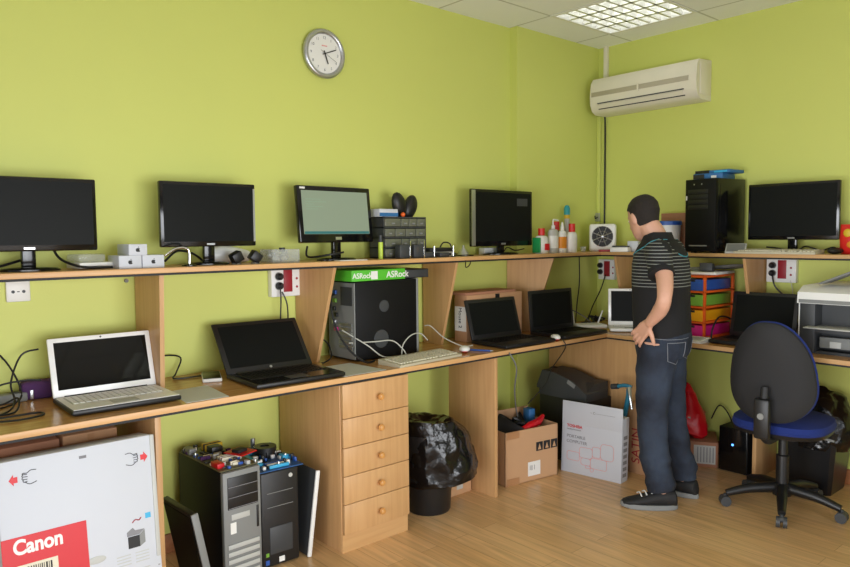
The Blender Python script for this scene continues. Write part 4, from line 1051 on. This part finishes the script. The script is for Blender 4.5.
tag(MB().tube([(-.12, -.98, .25), (-.09, -1.01, .33), (-.07, -1.05, .30), (-.04, -1.075, .2), (-.03, -1.07, .005)], .004, n=6).build('power_cable', M['cable']), 'black cable looping from the red bag to the floor', 'cable')
t = thing('mini_computer', 'small black computer cube with blue light under the right desk', 'computer', (-.165, -1.195, 0), RIGHT + R(-2)); MB().box(-.085, .085, -.115, .1, .005, .262, .004).build('case', M['black2'], t); MB().box(-.08, .08, -.119, -.112, .01, .258, .002).build('front_bezel', M['gloss'], t)
MB().cyl((.0, -.1215, .165), (0, -.118, .165), .0065, n=14).build('power_light', M['led'], t)
for sx in (-.07, .07):
    for sy in (-.09, .08): MB().box(sx - .01, sx + .01, sy - .01, sy + .01, 0, .006).build('foot', M['ink'], t)
t = thing('waste_bin', 'square black waste bin with bag behind the office chair', 'bin', (-.175, -1.60, 0), R(0))
rings = []
for z_, a in ((0, .105), (.01, .11), (.34, .14), (.34, .13), (.012, .1)):
    rings.append([Vector((x * a, y * a, z_)) for x, y in ((-1, -.85), (-.85, -1), (.85, -1), (1, -.85), (1, .85), (.85, 1), (-.85, 1), (-1, .85))])
MB().ring_loft(rings).build('bin', M['bin'], t)
rings = []
for z_, a in ((.24, .135), (.27, .15), (.32, .15), (.37, .145), (.43, .135), (.48, .12), (.53, .1), (.54, .07), (.4, .06)): pass
bb = MB().ring_loft(bag_rings([(.12, .12, 0, 0, .25, .25), (.145, .15, 0, -.02, .24, .24), (.15, .165, 0, -.03, .29, .29), (.145, .16, 0, -.03, .36, .36), (.135, .145, 0, -.02, .44, .44), (.11, .12, 0, -.01, .5, .5), (.07, .08, 0, 0, .53, .53), (.03, .03, 0, 0, .5, .5)])); crumple(bb, .02, 8); bb.build('bin_bag', M['bag'], t)

# ------------------------------------------------------------------ office chair
t = thing('office_chair', 'black swivel office chair with blue fabric seat facing the right desk', 'chair', (-.613, -1.598, 0), R(-85))
# local: +y is where the sitter faces
for k in range(5):
    a = R(58 + 85 + 72 * k); c_, s_ = cos(a), sin(a)
    ar = MB(); ar.tube([(0.03 * c_, .03 * s_, .105), (.15 * c_, .15 * s_, .095), (.265 * c_, .265 * s_, .065)], [.028, .024, .017], n=10); arm = ar.build('base_arm', M['black'], t)
    cs = MB(); px, py = .27 * c_, .27 * s_
    for sd in (-1, 1): cs.cyl((px - s_ * .006 * sd, py + c_ * .006 * sd, .026), (px - s_ * .024 * sd, py + c_ * .024 * sd, .026), .026, n=18)
    cs.cyl((px, py, .026), (px, py, .062), .008, n=10); cs.sphere((px, py, .04), .02, (1, 1, .8), 12)
    cs.build('caster', M['grey_d'], arm)
MB().lathe([(.045, .07), (.05, .085), (.05, .115), (.035, .13)], n=24).build('hub', M['black'], t)
MB().lathe([(.03, .12), (.03, .27), (.022, .275), (.022, .38)], n=20).build('gas_column', M['black'], t)
MB().box(-.08, .08, -.1, .09, .37, .40, .008).build('mechanism', M['ink'], t)
MB().tube([(.05, .02, .385), (.16, .03, .38), (.22, .03, .375)], .006, n=8).build('lever', M['grey'], t)
def super_ring(a, b_, z_, n=40, e=2.8, yo=0):
    out = []
    for k in range(n):
        th = 2 * pi * k / n; c_, s_ = cos(th), sin(th)
        out.append(Vector((a * abs(c_) ** (2 / e) * (1 if c_ > 0 else -1), yo + b_ * abs(s_) ** (2 / e) * (1 if s_ > 0 else -1), z_)))
    return out
MB().ring_loft([super_ring(.18, .18, .395), super_ring(.21, .215, .405), super_ring(.217, .222, .425)]).build('seat_shell', M['black'], t)
MB().ring_loft([super_ring(.217, .222, .425), super_ring(.222, .228, .44), super_ring(.216, .22, .464), super_ring(.18, .18, .478), super_ring(.08, .08, .482)]).build('seat_cushion', M['blue_fabric'], t)
# backrest: rounded, narrower at top
def back_outline(off=0):
    P = []
    for k in range(48):
        th = 2 * pi * k / 48; c_, s_ = cos(th), sin(th)
        e = 2.7; u = abs(c_) ** (2 / e) * (1 if c_ > 0 else -1); v = abs(s_) ** (2 / e) * (1 if s_ > 0 else -1)
        wv = .188 - .03 * v - .03 * max(0, v) ** 2 - .025 * max(0, -v) ** 3; P.append((u * (wv + off), v * (.24 + off)))
    return P
def back_loft(layers, m, name):
    rings = []
    for yo, off in layers:
        rings.append([Vector((x, yo - .06 * (x / .2) ** 2 * -1 + .0, z)) for x, z in back_outline(off)])
    mb = MB().ring_loft(rings); mb.xform(Matrix.Translation((0, -.235, .722)) @ Matrix.Rotation(R(5), 4, 'X')); return mb.build(name, M[m], t)
M['shell'] = mat('chair_back_plastic', (44, 44, 45), .7, spec=.25)
back_loft([(-.04, -.07), (-.034, -.02), (-.02, 0), (-.002, 0)], 'shell', 'backrest_shell')
back_loft([(-.002, -.002), (.012, .004), (.03, -.002), (.042, -.03), (.045, -.1)], 'blue_fabric', 'backrest_cushion')
MB().tube([(0, -.05, .385), (0, -.22, .39), (0, -.30, .45), (0, -.30, .56), (0, -.285, .66)], [.018, .018, .02, .02, .018], n=10).build('back_bracket', M['ink'], t)
MB().box(-.035, .035, -.335, -.29, .42, .61, .012).build('bracket_cover', M['black'], t); MB().cyl((0, -.34, .53), (0, -.325, .53), .015, n=14).build('adjuster', M['grey'], t)

# ------------------------------------------------------------------ the man
t = thing('person', 'man in a black striped polo shirt and jeans with hand on hip', 'person', (-.963, -1.13, 0), R(14))
def ell(cx_, cy_, z_, a, b_, n=28, e=2.3):
    out = []
    for k in range(n):
        th = 2 * pi * k / n; c_, s_ = cos(th), sin(th)
        out.append(Vector((cx_ + a * abs(c_) ** (2 / e) * (1 if c_ > 0 else -1), cy_ + b_ * abs(s_) ** (2 / e) * (1 if s_ > 0 else -1), z_)))
    return out
TOR = [(.80, .0, .145, .115), (.86, -.005, .155, .125), (.93, .0, .155, .125), (1.0, .005, .152, .125), (1.08, .008, .158, .125), (1.16, .008, .17, .125), (1.23, .01, .178, .12), (1.28, .012, .172, .108), (1.32, .015, .14, .088), (1.35, .022, .085, .068), (1.37, .028, .058, .058)]
def torso(mb, g=0.0, lo=0, hi=99, z0=None):
    rings = [ell(0, cy_, z_, a + g, b_ + g) for z_, cy_, a, b_ in TOR if lo <= z_ <= hi]
    mb.ring_loft(rings)
LH, RH = (-.085, 0, .84), (.085, 0, .84)
LEG = {'L': [(-.085, .0, .84, .1), (-.095, .012, .66, .088), (-.105, .015, .46, .068), (-.11, -.01, .30, .064), (-.112, -.045, .09, .045)],
       'R': [(.085, .0, .84, .1), (.1, -.005, .66, .088), (.115, -.02, .46, .068), (.125, -.05, .30, .064), (.13, -.085, .09, .045)]}
SHL, ELL_, WRL = (-.163, -.025, 1.285), (-.30, -.095, 1.08), (-.225, .0, .945)
SHR, ELR, WRR = (.165, .0, 1.285), (.235, -.01, 1.03), (.225, .06, .80)
body = MB()
torso(body, -.012)
for k in 'LR':
    q = LEG[k]; body.tube([p[:3] for p in q], [p[3] - .014 for p in q], n=16)
body.tube([(-.10, .0, 1.28), SHL, (-.235, -.075, 1.18), ELL_, (-.268, -.065, 1.015), WRL], [.055, .052, .041, .034, .036, .023], n=16)
body.sphere(ELL_, .034)
body.tube([(.10, .01, 1.28), SHR, (.2, -.01, 1.15), ELR, (.235, .03, .92), WRR], [.055, .054, .044, .038, .036, .025], n=16)
# neck and head
hc = Vector((.012, .105, 1.468)); hr = Euler((R(-20), R(0), R(-34))).to_matrix()
def hp(x, y, z): return hc + hr @ Vector((x * .93, y * .93, z * .95))
body.tube([(0, .02, 1.30), (0, .035, 1.36), tuple(hp(0, -.02, -.05))], [.066, .056, .055], n=16)
HEADR = [(-.118, .045, .018, .02), (-.108, .042, .036, .038), (-.09, .03, .052, .056), (-.06, .015, .064, .076), (-.025, .004, .071, .09), (.015, -.004, .075, .096), (.055, -.006, .073, .093), (.085, -.006, .06, .077), (.105, -.005, .038, .05), (.113, -.004, .012, .016)]
rings = []
for z_, cy_, a, b_ in HEADR:
    rings.append([hp(a * cos(2 * pi * k / 28), cy_ + b_ * sin(2 * pi * k / 28), z_) for k in range(28)])
body.ring_loft(rings)
# nose, brow, lips, ears
body.tube([tuple(hp(0, .088, .02)), tuple(hp(0, .103, -.005)), tuple(hp(0, .113, -.025)), tuple(hp(0, .094, -.034))], [.008, .0105, .0135, .008], n=10)
for sx in (-1, 1):
    body.sphere(hp(sx * .03, .082, .022), .016, (1.2, .6, .5), 12)
    body.sphere(hp(sx * .073, -.004, -.012), .03, (.32, .62, 1.05), 14, rot=Euler((R(-20), 0, R(-34 + sx * -18))))
body.sphere(hp(0, .082, -.063), .017, (1.3, .5, .5), 12)
# hands: palm plus five fingers each
def hand_(mb, W, d, nrm, side):
    d = Vector(d).normalized(); nrm = Vector(nrm).normalized(); s_ = d.cross(nrm).normalized() * side
    W = Vector(W); K = W + d * .078
    for q in (-.027, -.009, .009, .027):
        mb.tube([tuple(W + s_ * q * .55), tuple(W + d * .04 + s_ * q * .9), tuple(K + s_ * q)], [.0125, .0135, .011], n=10)
    for i, (q, l) in enumerate(((-.029, .062), (-.010, .074), (.009, .079), (.028, .07))):
        b0 = K + s_ * q; b1 = b0 + d * l * .45 + s_ * q * .18 + nrm * .004; b2 = b1 + d * l * .32 - nrm * .007 + s_ * q * .05; b3 = b2 + d * l * .23 - nrm * .013
        mb.tube([tuple(b0 - d * .02), tuple(b0), tuple(b1), tuple(b2), tuple(b3)], [.0095, .0098, .0088, .008, .0062], n=10)
        mb.sphere(b3, .0064, n=10)
    t0 = W + d * .02 + s_ * .02; t1 = t0 + s_ * .03 + d * .014 - nrm * .004; t2 = t1 + s_ * .022 + d * .016 - nrm * .002; t3 = t2 + s_ * .013 + d * .012 - nrm * .004
    mb.tube([tuple(t0), tuple(t1), tuple(t2), tuple(t3)], [.0135, .0118, .0098, .0078], n=10); mb.sphere(t3, .008, n=10)
hand_(body, WRL, (.36, .58, -.66), (-.9, .42, -.12), -1)
hand_(body, WRR, (-.05, .3, -1), (.95, .0, 0), 1)
# bare feet inside the shoes
for (ax, ay), ang in (((-.112, -.04), 26), ((.13, -.085), -8)):
    f = Vector((-sin(R(ang)), cos(R(ang)), 0)); o_ = Vector((ax, ay, .05))
    body.tube([tuple(o_ + Vector((0, 0, .06))), tuple(o_), tuple(o_ + f * .07 - Vector((0, 0, .012))), tuple(o_ + f * .13 - Vector((0, 0, .02)))], [.034, .03, .024, .016], n=12)
remesh(body, 'body', M['skin'], t, .0048, 3)
# eyes
for sx in (-1, 1):
    e_ = MB().sphere(hp(sx * .03, .0865, .006), .0105, (1.1, .55, .6), 12).build('eye', M['white'], t); MB().sphere(hp(sx * .03, .0925, .006), .005, (1, .5, 1), 10).build('iris', M['ink'], e_)
MB().tube([tuple(hp(-.022, .087, -.063)), tuple(hp(0, .0925, -.065)), tuple(hp(.022, .087, -.063))], .0035, n=6).build('lips', M['skinline'], t)
# hair: short cap
hm = MB(); rings = []
for z_, cy_, a, b_ in [(-.062, .0, .060, .074), (-.045, -.002, .067, .08), (-.02, .0, .0735, .09), (.015, -.006, .079, .1), (.055, -.007, .0775, .0985), (.085, -.006, .065, .083), (.108, -.005, .043, .056), (.1185, -.004, .014, .02)]:
    ring = []
    for k in range(36):
        th = 2 * pi * k / 36; y = cy_ + b_ * sin(th); x = a * cos(th)
        # pull the front of the cap back from the face
        lim = .05 + .05 * max(0, (z_ - .03) / .08) if z_ > .03 else .015 + .035 * max(0, (z_ + .06) / .09) - .03
        ring.append(hp(x, min(y, lim), z_))
    rings.append(ring)
hm.ring_loft(rings); remesh(hm, 'hair', M['hair'], t, .005, 2)
# shirt
sh = MB(); rings = [ell(0, .0, .862, .168, .138), ell(0, .0, .90, .166, .137)] + [ell(0, cy_, z_, a + .01, b_ + .012) for z_, cy_, a, b_ in TOR if .92 < z_ < 1.34]
rings.append(ell(0, .024, 1.352, .082, .07)); sh.ring_loft(rings)
for (s0, s1, e1) in ((SHL, ELL_, -1), (SHR, ELR, 1)):
    a, b_ = Vector(s0), Vector(s1); m_ = a.lerp(b_, .46)
    sh.tube([(e1 * .09, .012, 1.275), tuple(a + Vector((e1 * .004, 0, .004))), tuple(a.lerp(b_, .25)), tuple(m_)], [.066, .065, .061, .06], n=20)
shirt = remesh(sh, 'polo_shirt', M['shirt'], t, .0065, 5)
M['piping'] = mat('teal_piping', (62, 142, 160), .8)
from mathutils.bvhtree import BVHTree
sb_ = BVHTree.FromPolygons([v.co.copy() for v in shirt.data.vertices], [tuple(p.vertices) for p in shirt.data.polygons])
def yoke_z(y): return 1.36 - max((y + .03) * .55, -(y + .03) * 1.15)
for drop in (.0,):
    for a0, a1 in ((122, 268), (58, -88)):
        P = []
        for q in range(30):
            an = R(a0 + (a1 - a0) * q / 29); d_ = Vector((cos(an), sin(an), 0)); zz = 1.375
            while zz > 1.2:
                hit = sb_.ray_cast(d_ * .6 + Vector((0, .01, zz)), -d_)[0]
                if hit and zz <= yoke_z(hit.y) - drop: P.append(tuple(hit + d_ * .001)); break
                zz -= .003
        seg = []
        for k_, p_ in enumerate(P + [None]):
            if seg and (p_ is None or (Vector(p_) - Vector(seg[-1])).length > .05):
                if len(seg) > 3: MB().tube(seg, .0028, n=6, sub=3).build('piping', M['piping'], shirt)
                seg = []
            if p_ is not None: seg.append(p_)
for (s0, s1) in ((SHL, ELL_), (SHR, ELR)):
    a, b_ = Vector(s0), Vector(s1); MB().tube([tuple(a.lerp(b_, .41)), tuple(a.lerp(b_, .5))], [.062, .062], n=28, smooth=False).build('sleeve_cuff', M['shirt_black'], t)
cl = MB(); rings = []
for k, (z_, gr_) in enumerate(((1.335, .086), (1.36, .074), (1.385, .068), (1.388, .072), (1.36, .084), (1.335, .094))):
    rings.append([Vector((gr_ * 1.02 * cos(2 * pi * q / 32), .03 + (gr_ * .95) * sin(2 * pi * q / 32), z_ - .022 * max(0, sin(2 * pi * q / 32)))) for q in range(32)])
cl.ring_loft(rings, closed=True); cl.build('collar', M['shirt_black'], t)
# jeans
jn = MB(); jn.ring_loft([ell(0, -.004, .76, .155, .12), ell(0, -.006, .80, .163, .13), ell(0, -.006, .86, .165, .136), ell(0, .0, .92, .160, .131)])
JL = {'L': [(-.08, -.004, .82, .098), (-.09, .004, .70, .096), (-.1, .014, .56, .082), (-.106, .012, .42, .074), (-.11, -.004, .26, .072), (-.112, -.03, .15, .072), (-.112, -.04, .092, .066)],
      'R': [(.08, -.004, .82, .098), (.094, -.004, .70, .096), (.106, -.012, .56, .082), (.116, -.022, .42, .074), (.124, -.048, .26, .072), (.13, -.078, .15, .072), (.13, -.085, .092, .066)]}
for k in 'LR': jn.tube([p[:3] for p in JL[k]], [p[3] for p in JL[k]], n=22)
for v in jn.bm.verts:
    if v.co.z < .74:
        s = sin(v.co.z * 40 + v.co.x * 20 + v.co.y * 14) * .002 + sin(v.co.z * 95 + v.co.y * 50) * .0015
        cxl = -.1 if v.co.x < 0 else .1
        n_ = Vector((v.co.x - cxl, v.co.y, 0)); n_ = n_.normalized() if n_.length > 1e-4 else n_
        v.co += n_ * s * (2.6 if v.co.z < .26 else 1)
je = remesh(jn, 'jeans', M['denim'], t, .007, 3)
jb = BVHTree.FromPolygons([v.co.copy() for v in je.data.vertices], [tuple(p.vertices) for p in je.data.polygons])
def on_jeans(deg, z_):
    d_ = Vector((cos(R(deg)), sin(R(deg)), 0)); hit = jb.ray_cast(d_ * .5 + Vector((0, 0, z_)), -d_)[0]
    return tuple((hit if hit else d_ * .16 + Vector((0, 0, z_))) + d_ * .0015)
def seam(path, name, closed=False, r_=.0018):
    P = []
    for (a0, z0), (a1, z1) in zip(path, path[1:]):
        for q in range(5): P.append(on_jeans(a0 + (a1 - a0) * q / 5, z0 + (z1 - z0) * q / 5))
    if not closed: P.append(on_jeans(*path[-1]))
    MB().tube(P, r_, n=5, smooth=False, closed=closed).build(name, M['stitch'], je)
for c_ in (225, 315):
    seam([(c_ - 20, .845), (c_ + 20, .845), (c_ + 19, .755), (c_, .735), (c_ - 19, .755), (c_ - 20, .845)], 'back_pocket', True)
seam([(180, .865), (205, .862), (230, .862), (255, .865)], 'yoke_seam')
# shoes
for (ax, ay), ang in (((-.112, -.04), 26), ((.13, -.085), -8)):
    mt = Matrix.Translation((ax, ay, 0)) @ Matrix.Rotation(R(ang), 4, 'Z')
    up = MB(); rings = []
    for y_, hw, z0, z1 in ((-.075, .02, .018, .07), (-.065, .034, .016, .095), (-.03, .039, .014, .105), (.02, .04, .014, .098), (.07, .043, .014, .078), (.12, .045, .014, .06), (.16, .04, .014, .05), (.185, .026, .016, .042), (.195, .01, .02, .034)):
        rings.append([Vector((hw * cos(2 * pi * k / 20), y_, (z0 + z1) / 2 + (z1 - z0) / 2 * sin(2 * pi * k / 20))) for k in range(20)])
    up.ring_loft(rings); shoe = up.xform(mt).build('shoe', M['shoe'], t)
    so = MB(); rings = []
    for z_, g in ((0, -.002), (.004, .003), (.02, .003), (.026, 0)):
        ring = []
        for k in range(36):
            th = 2 * pi * k / 36; y_ = .06 + (.138 + g) * sin(th); x_ = (.044 + g) * cos(th) * (1 + .08 * sin(th)); ring.append(Vector((x_, y_, z_ + (.008 * max(0, (y_ - .14) / .06)))))
        rings.append(ring)
    so.ring_loft(rings).xform(mt).build('sole', M['sole'], shoe)
    la = MB()
    for q in range(4): la.tube([(-.028, .025 + .025 * q, .093 - .0085 * q), (0, .032 + .025 * q, .105 - .0085 * q), (.028, .04 + .025 * q, .091 - .0085 * q)], .0035, n=6)
    la.xform(mt).build('laces', M['white'], shoe)

# ------------------------------------------------------------------ cables
def cable(label, pts, r=.0035, m='cable', name='power_cable'):
    tag(MB().tube(pts, r, n=7).build(name, M[m]), label, 'cable')
z = D + .005
cable('black cable rising from the worktop to the left behind the white laptop', [(-3.78, -.02, 1.02), (-3.70, -.04, .93), (-3.66, -.08, .82), (-3.69, -.12, z), (-3.8, -.2, z)])
cable('black cable arching from white laptop down to the worktop', [(-3.60, -.10, .97), (-3.655, -.08, .95), (-3.70, -.12, .86), (-3.70, -.17, .80), (-3.74, -.25, z), (-3.82, -.3, z)])
cable('black cable loop spread flat left of the white laptop', [(-3.84, -.22, z), (-3.76, -.14, .85), (-3.66, -.12, .862), (-3.6, -.12, .855)])
cable('black cable coil on the worktop at the left photo edge', [(-3.84, -.36, z), (-3.74, -.40, z), (-3.66, -.38, z), (-3.66, -.33, z), (-3.74, -.33, z), (-3.84, -.33, z)])
cable('black cable crossing the purple pouch by the white laptop', [(-3.84, -.15, .83), (-3.76, -.2, .8), (-3.70, -.22, .82), (-3.72, -.27, z), (-3.8, -.28, z)])
t = thing('power_strip', 'grey power strip lying behind cables left of the white laptop', 'power strip', (-3.74, -.075, D), R(4)); MB().box(-.1, .1, -.022, .022, 0, .035, .008).build('body', M['grey'], t); MB().cyl((.06, 0, .034), (.06, 0, .037), .016, n=16).build('socket_well', M['grey_d'], t)
t = thing('pouch', 'purple cloth pouch lying left behind the white laptop', 'pouch', (-3.60, -.06, D), R(-5)); MB().box(-.06, .06, -.03, .04, 0, .07, .02, seg=4).build('pouch', M['purple'], t); MB().box(-.03, -.018, -.033, -.029, .005, .04, .002).build('buckle', M['silver'], t)
cable('black cable hanging from the wall to the handset by divider', [(-3.185, -.01, .86), (-3.1, -.02, .875), (-3.03, -.03, .86), (-3.06, -.05, .80), (-3.08, -.08, z), (-2.98, -.1, z), (-2.9, -.09, z)])
cable('left black cable hanging from the left wall socket box', [(-2.55, -.06, 1.155), (-2.55, -.065, 1.08), (-2.548, -.05, .95), (-2.545, -.04, z)])
cable('right black cable hanging from the left wall socket box', [(-2.54, -.06, 1.12), (-2.52, -.07, 1.06), (-2.505, -.05, .95), (-2.5, -.04, z)])
cable('black cable from the back of the tower under the green carton', [(-2.31, -.16, 1.1), (-2.36, -.2, 1.08), (-2.36, -.24, .95), (-2.33, -.3, .85), (-2.28, -.36, .79), (-2.2, -.33, z)], .005)
cable('pale grey cable curving across the side of the tower', [(-2.31, -.22, .93), (-2.24, -.33, .86), (-2.16, -.34, .80), (-2.06, -.33, .785), (-1.98, -.36, .79)], .003, 'cable_w')
cable('pale grey cable looping behind the beige keyboard', [(-2.3, -.26, .87), (-2.18, -.31, .87), (-2.08, -.32, .865), (-2.03, -.34, .82), (-2.02, -.36, .785)], .003, 'cable_w')
cable('pale grey cable arch beside the tower front', [(-2.03, -.33, z), (-2.02, -.33, .84), (-1.96, -.32, .88), (-1.88, -.3, .88), (-1.83, -.3, .84)], .003, 'cable_w')
cable('white cable running behind the divider to the dark laptop', [(-1.76, -.2, .90), (-1.7, -.18, .89), (-1.66, -.24, .83), (-1.58, -.3, z), (-1.52, -.32, z)], .003, 'cable_w')
cable('dark cable from black laptop to the tower base', [(-2.44, -.24, .79), (-2.4, -.2, z), (-2.34, -.17, .80), (-2.33, -.12, .86), (-2.38, -.08, .9)])
cable('cable hanging down over the desk edge into the open carton', [(-1.49, -.56, .765), (-1.44, -.565, .68), (-1.38, -.5, .55), (-1.28, -.42, .42), (-1.22, -.38, .35)], .004, 'cable_g')
cable('thin black cable from mouse over the desk edge to the carton', [(-1.04, -.555, .79), (-1.03, -.57, .74), (-1.0, -.45, .6), (-1.0, -.4, .5), (-1.06, -.32, .38)], .003)
cable('left cable hanging down in the corner behind the router', [(-.24, -.08, 1.235), (-.25, -.09, 1.05), (-.29, -.1, .9), (-.33, -.12, z)], .004)
cable('right cable hanging down in the corner behind the router', [(-.06, -.17, 1.1), (-.1, -.16, 1.0), (-.2, -.16, .88), (-.28, -.18, z)], .004)
random.seed(4)
cable('black cables coiled behind the router in the desk corner', [(-.30 + random.uniform(-.09, .09), -.22 + random.uniform(-.08, .08), D + .01 + random.uniform(0, .05)) for _ in range(16)], .005)
cable('grey cable arching from the corner laptop to the router', [(-.66, -.16, .86), (-.56, -.13, .9), (-.45, -.15, .89), (-.36, -.2, .84), (-.3, -.24, z)], .0035, 'cable_g')
cable('black cable hanging from the right wall socket box to laptop', [(-.05, -1.29, 1.16), (-.06, -1.31, 1.08), (-.05, -1.36, 1.02), (-.05, -1.42, .95), (-.06, -1.45, z)], .0045)
cable('thin pale cable below the right wall socket box', [(-.04, -1.39, 1.11), (-.03, -1.4, 1.02), (-.03, -1.36, .95), (-.04, -1.33, z)], .002, 'cable_w')
cable('black cable beside the orange drawers behind the laptop', [(-.43, -1.125, z), (-.42, -1.125, .84), (-.36, -1.128, .9), (-.27, -1.13, .9), (-.15, -1.13, .86)], .005)
cable('black cable lying on the shelf under the left monitor', [(-3.84, -.1, S + .03), (-3.76, -.1, S + .012), (-3.7, -.08, S + .02), (-3.6, -.06, S + .05)], .005)
cable('black cable drooping from the left monitor along the shelf', [(-3.54, -.11, S + .085), (-3.52, -.14, S + .04), (-3.47, -.2, S + .012), (-3.4, -.215, S + .008), (-3.36, -.22, S + .008)], .005)
cable('black cable behind the second monitor stand', [(-3.12, -.12, S + .02), (-3.06, -.1, S + .06), (-2.99, -.09, S + .05), (-2.93, -.08, S + .01)], .005)
cable('black cable loop under the lit monitor', [(-2.42, -.1, S + .07), (-2.43, -.12, S + .02), (-2.36, -.2, S + .03), (-2.28, -.2, S + .04)], .005)
cable('black cable coil between network hub and widescreen monitor', [(-1.56, -.1, S + .04), (-1.53, -.1, S + .075), (-1.48, -.1, S + .07), (-1.46, -.11, S + .02), (-1.4, -.08, S + .006)], .004)
cable('black cable behind the base of the widescreen monitor', [(-1.02, -.1, S + .02), (-.98, -.09, S + .04), (-.92, -.1, S + .02), (-.86, -.12, S + .03)], .0035)
cable('thin cable hanging below the shelf left of the laptop carton', [(-1.55, -.3, S - .02), (-1.5, -.25, S - .06), (-1.42, -.2, S - .05), (-1.36, -.15, S - .022)], .003)
cable('black cables tangled behind the keyboard on the right shelf', [(-.09 + random.uniform(-.02, .02), -1.28 - k * .034, S + .012 + random.uniform(0, .035)) for k in range(13)], .004)
tag(MB().box(-2.36, -2.2, -.285, -.24, S, S + .004).build('white_strip', M['white']), 'white paper strip at the shelf edge under the lit monitor', 'paper')

# repeats of a kind share a group
GROUPS = {'shelf_divider': 'tapered dividers between worktop and shelf', 'desk_panel': 'upright panels under the worktops', 'laptop': 'laptops on the worktops',
          'bottle': 'bottles at the corner of the shelf', 'socket_box': 'red and white socket boxes', 'paper_sheet': 'grey sheets on the worktop', 'webcam': 'black cube webcams',
          'power_brick': 'power bricks before the organiser', 'antenna_stick': 'chrome sticks on the shelf', 'computer_mouse': 'computer mice', 'keyboard': 'keyboards',
          'adapter': 'adapters on the shelf', 'motherboard': 'circuit boards on the floor towers', 'waste_bin': 'black waste bins', 'shelf_board': 'long shelves', 'worktop': 'worktops'}
for o in list(scene.objects):
    if o.parent or not o.get('label') or o.get('group'): continue
    k = o.name.split('.')[0]
    if k in GROUPS: o['group'] = GROUPS[k]
    elif k == 'monitor' and 'floor' not in o['label']: o['group'] = 'monitors on the shelves'
    elif k == 'small_carton' and 'white box' in o['label']: o['group'] = 'small white boxes on the shelf'

# ------------------------------------------------------------------ light
def area(name, loc, rot, sx, sy, power, col):
    l = bpy.data.lights.new(name, 'AREA'); l.shape = 'RECTANGLE'; l.size = sx; l.size_y = sy; l.energy = power; l.color = col; l.spread = R(88)
    o = bpy.data.objects.new(name, l); COL.objects.link(o); o.location = loc; o.rotation_euler = rot
    return o
area('added_fill_rear', ((wx0 + wx1) / 2, YW - .1, (wz0 + wz1) / 2), (R(90), 0, 0), wx1 - wx0 - .1, wz1 - wz0 - .1, 45, (.95, .97, 1.0))  # added frontal fill through the made-up rear opening, in place of a flash
area('added_fill_side', (XW - .1, (sy0 + sy1) / 2, .9), (R(90), 0, R(-90)), sy1 - sy0 - .1, 1.6, 50, (.95, .97, 1.0))  # added side fill, sent in through the invented side opening
w_ = bpy.data.worlds.new('World'); scene.world = w_; w_.use_nodes = True
w_.node_tree.nodes['Background'].inputs[0].default_value = (.75, .85, 1, 1); w_.node_tree.nodes['Background'].inputs[1].default_value = 1.0

# ------------------------------------------------------------------ camera
F, YAW, PIT, ROL = 710.2, .849, .067, -.009
f = Vector((cos(YAW) * cos(PIT), sin(YAW) * cos(PIT), -sin(PIT))); r = Vector((sin(YAW), -cos(YAW), 0)); u = r.cross(f)
r2 = r * cos(ROL) + u * sin(ROL); u2 = -r * sin(ROL) + u * cos(ROL)
cam = bpy.data.cameras.new('camera'); cam.sensor_width = 36; cam.lens = F / 850 * 36; cam.clip_start = .05
co = bpy.data.objects.new('camera', cam); COL.objects.link(co)
mm = Matrix((r2, u2, -f)).transposed().to_4x4(); mm.translation = Vector((-4.255, -3.038, 1.38)); co.matrix_world = mm
scene.camera = co
scene.view_settings.view_transform = 'Standard'; scene.view_settings.look = 'None'; scene.view_settings.gamma = 1; scene.view_settings.exposure = -0.14
scene.view_settings.use_curve_mapping = False
scene.cycles.diffuse_bounces = 8; scene.cycles.max_bounces = 12
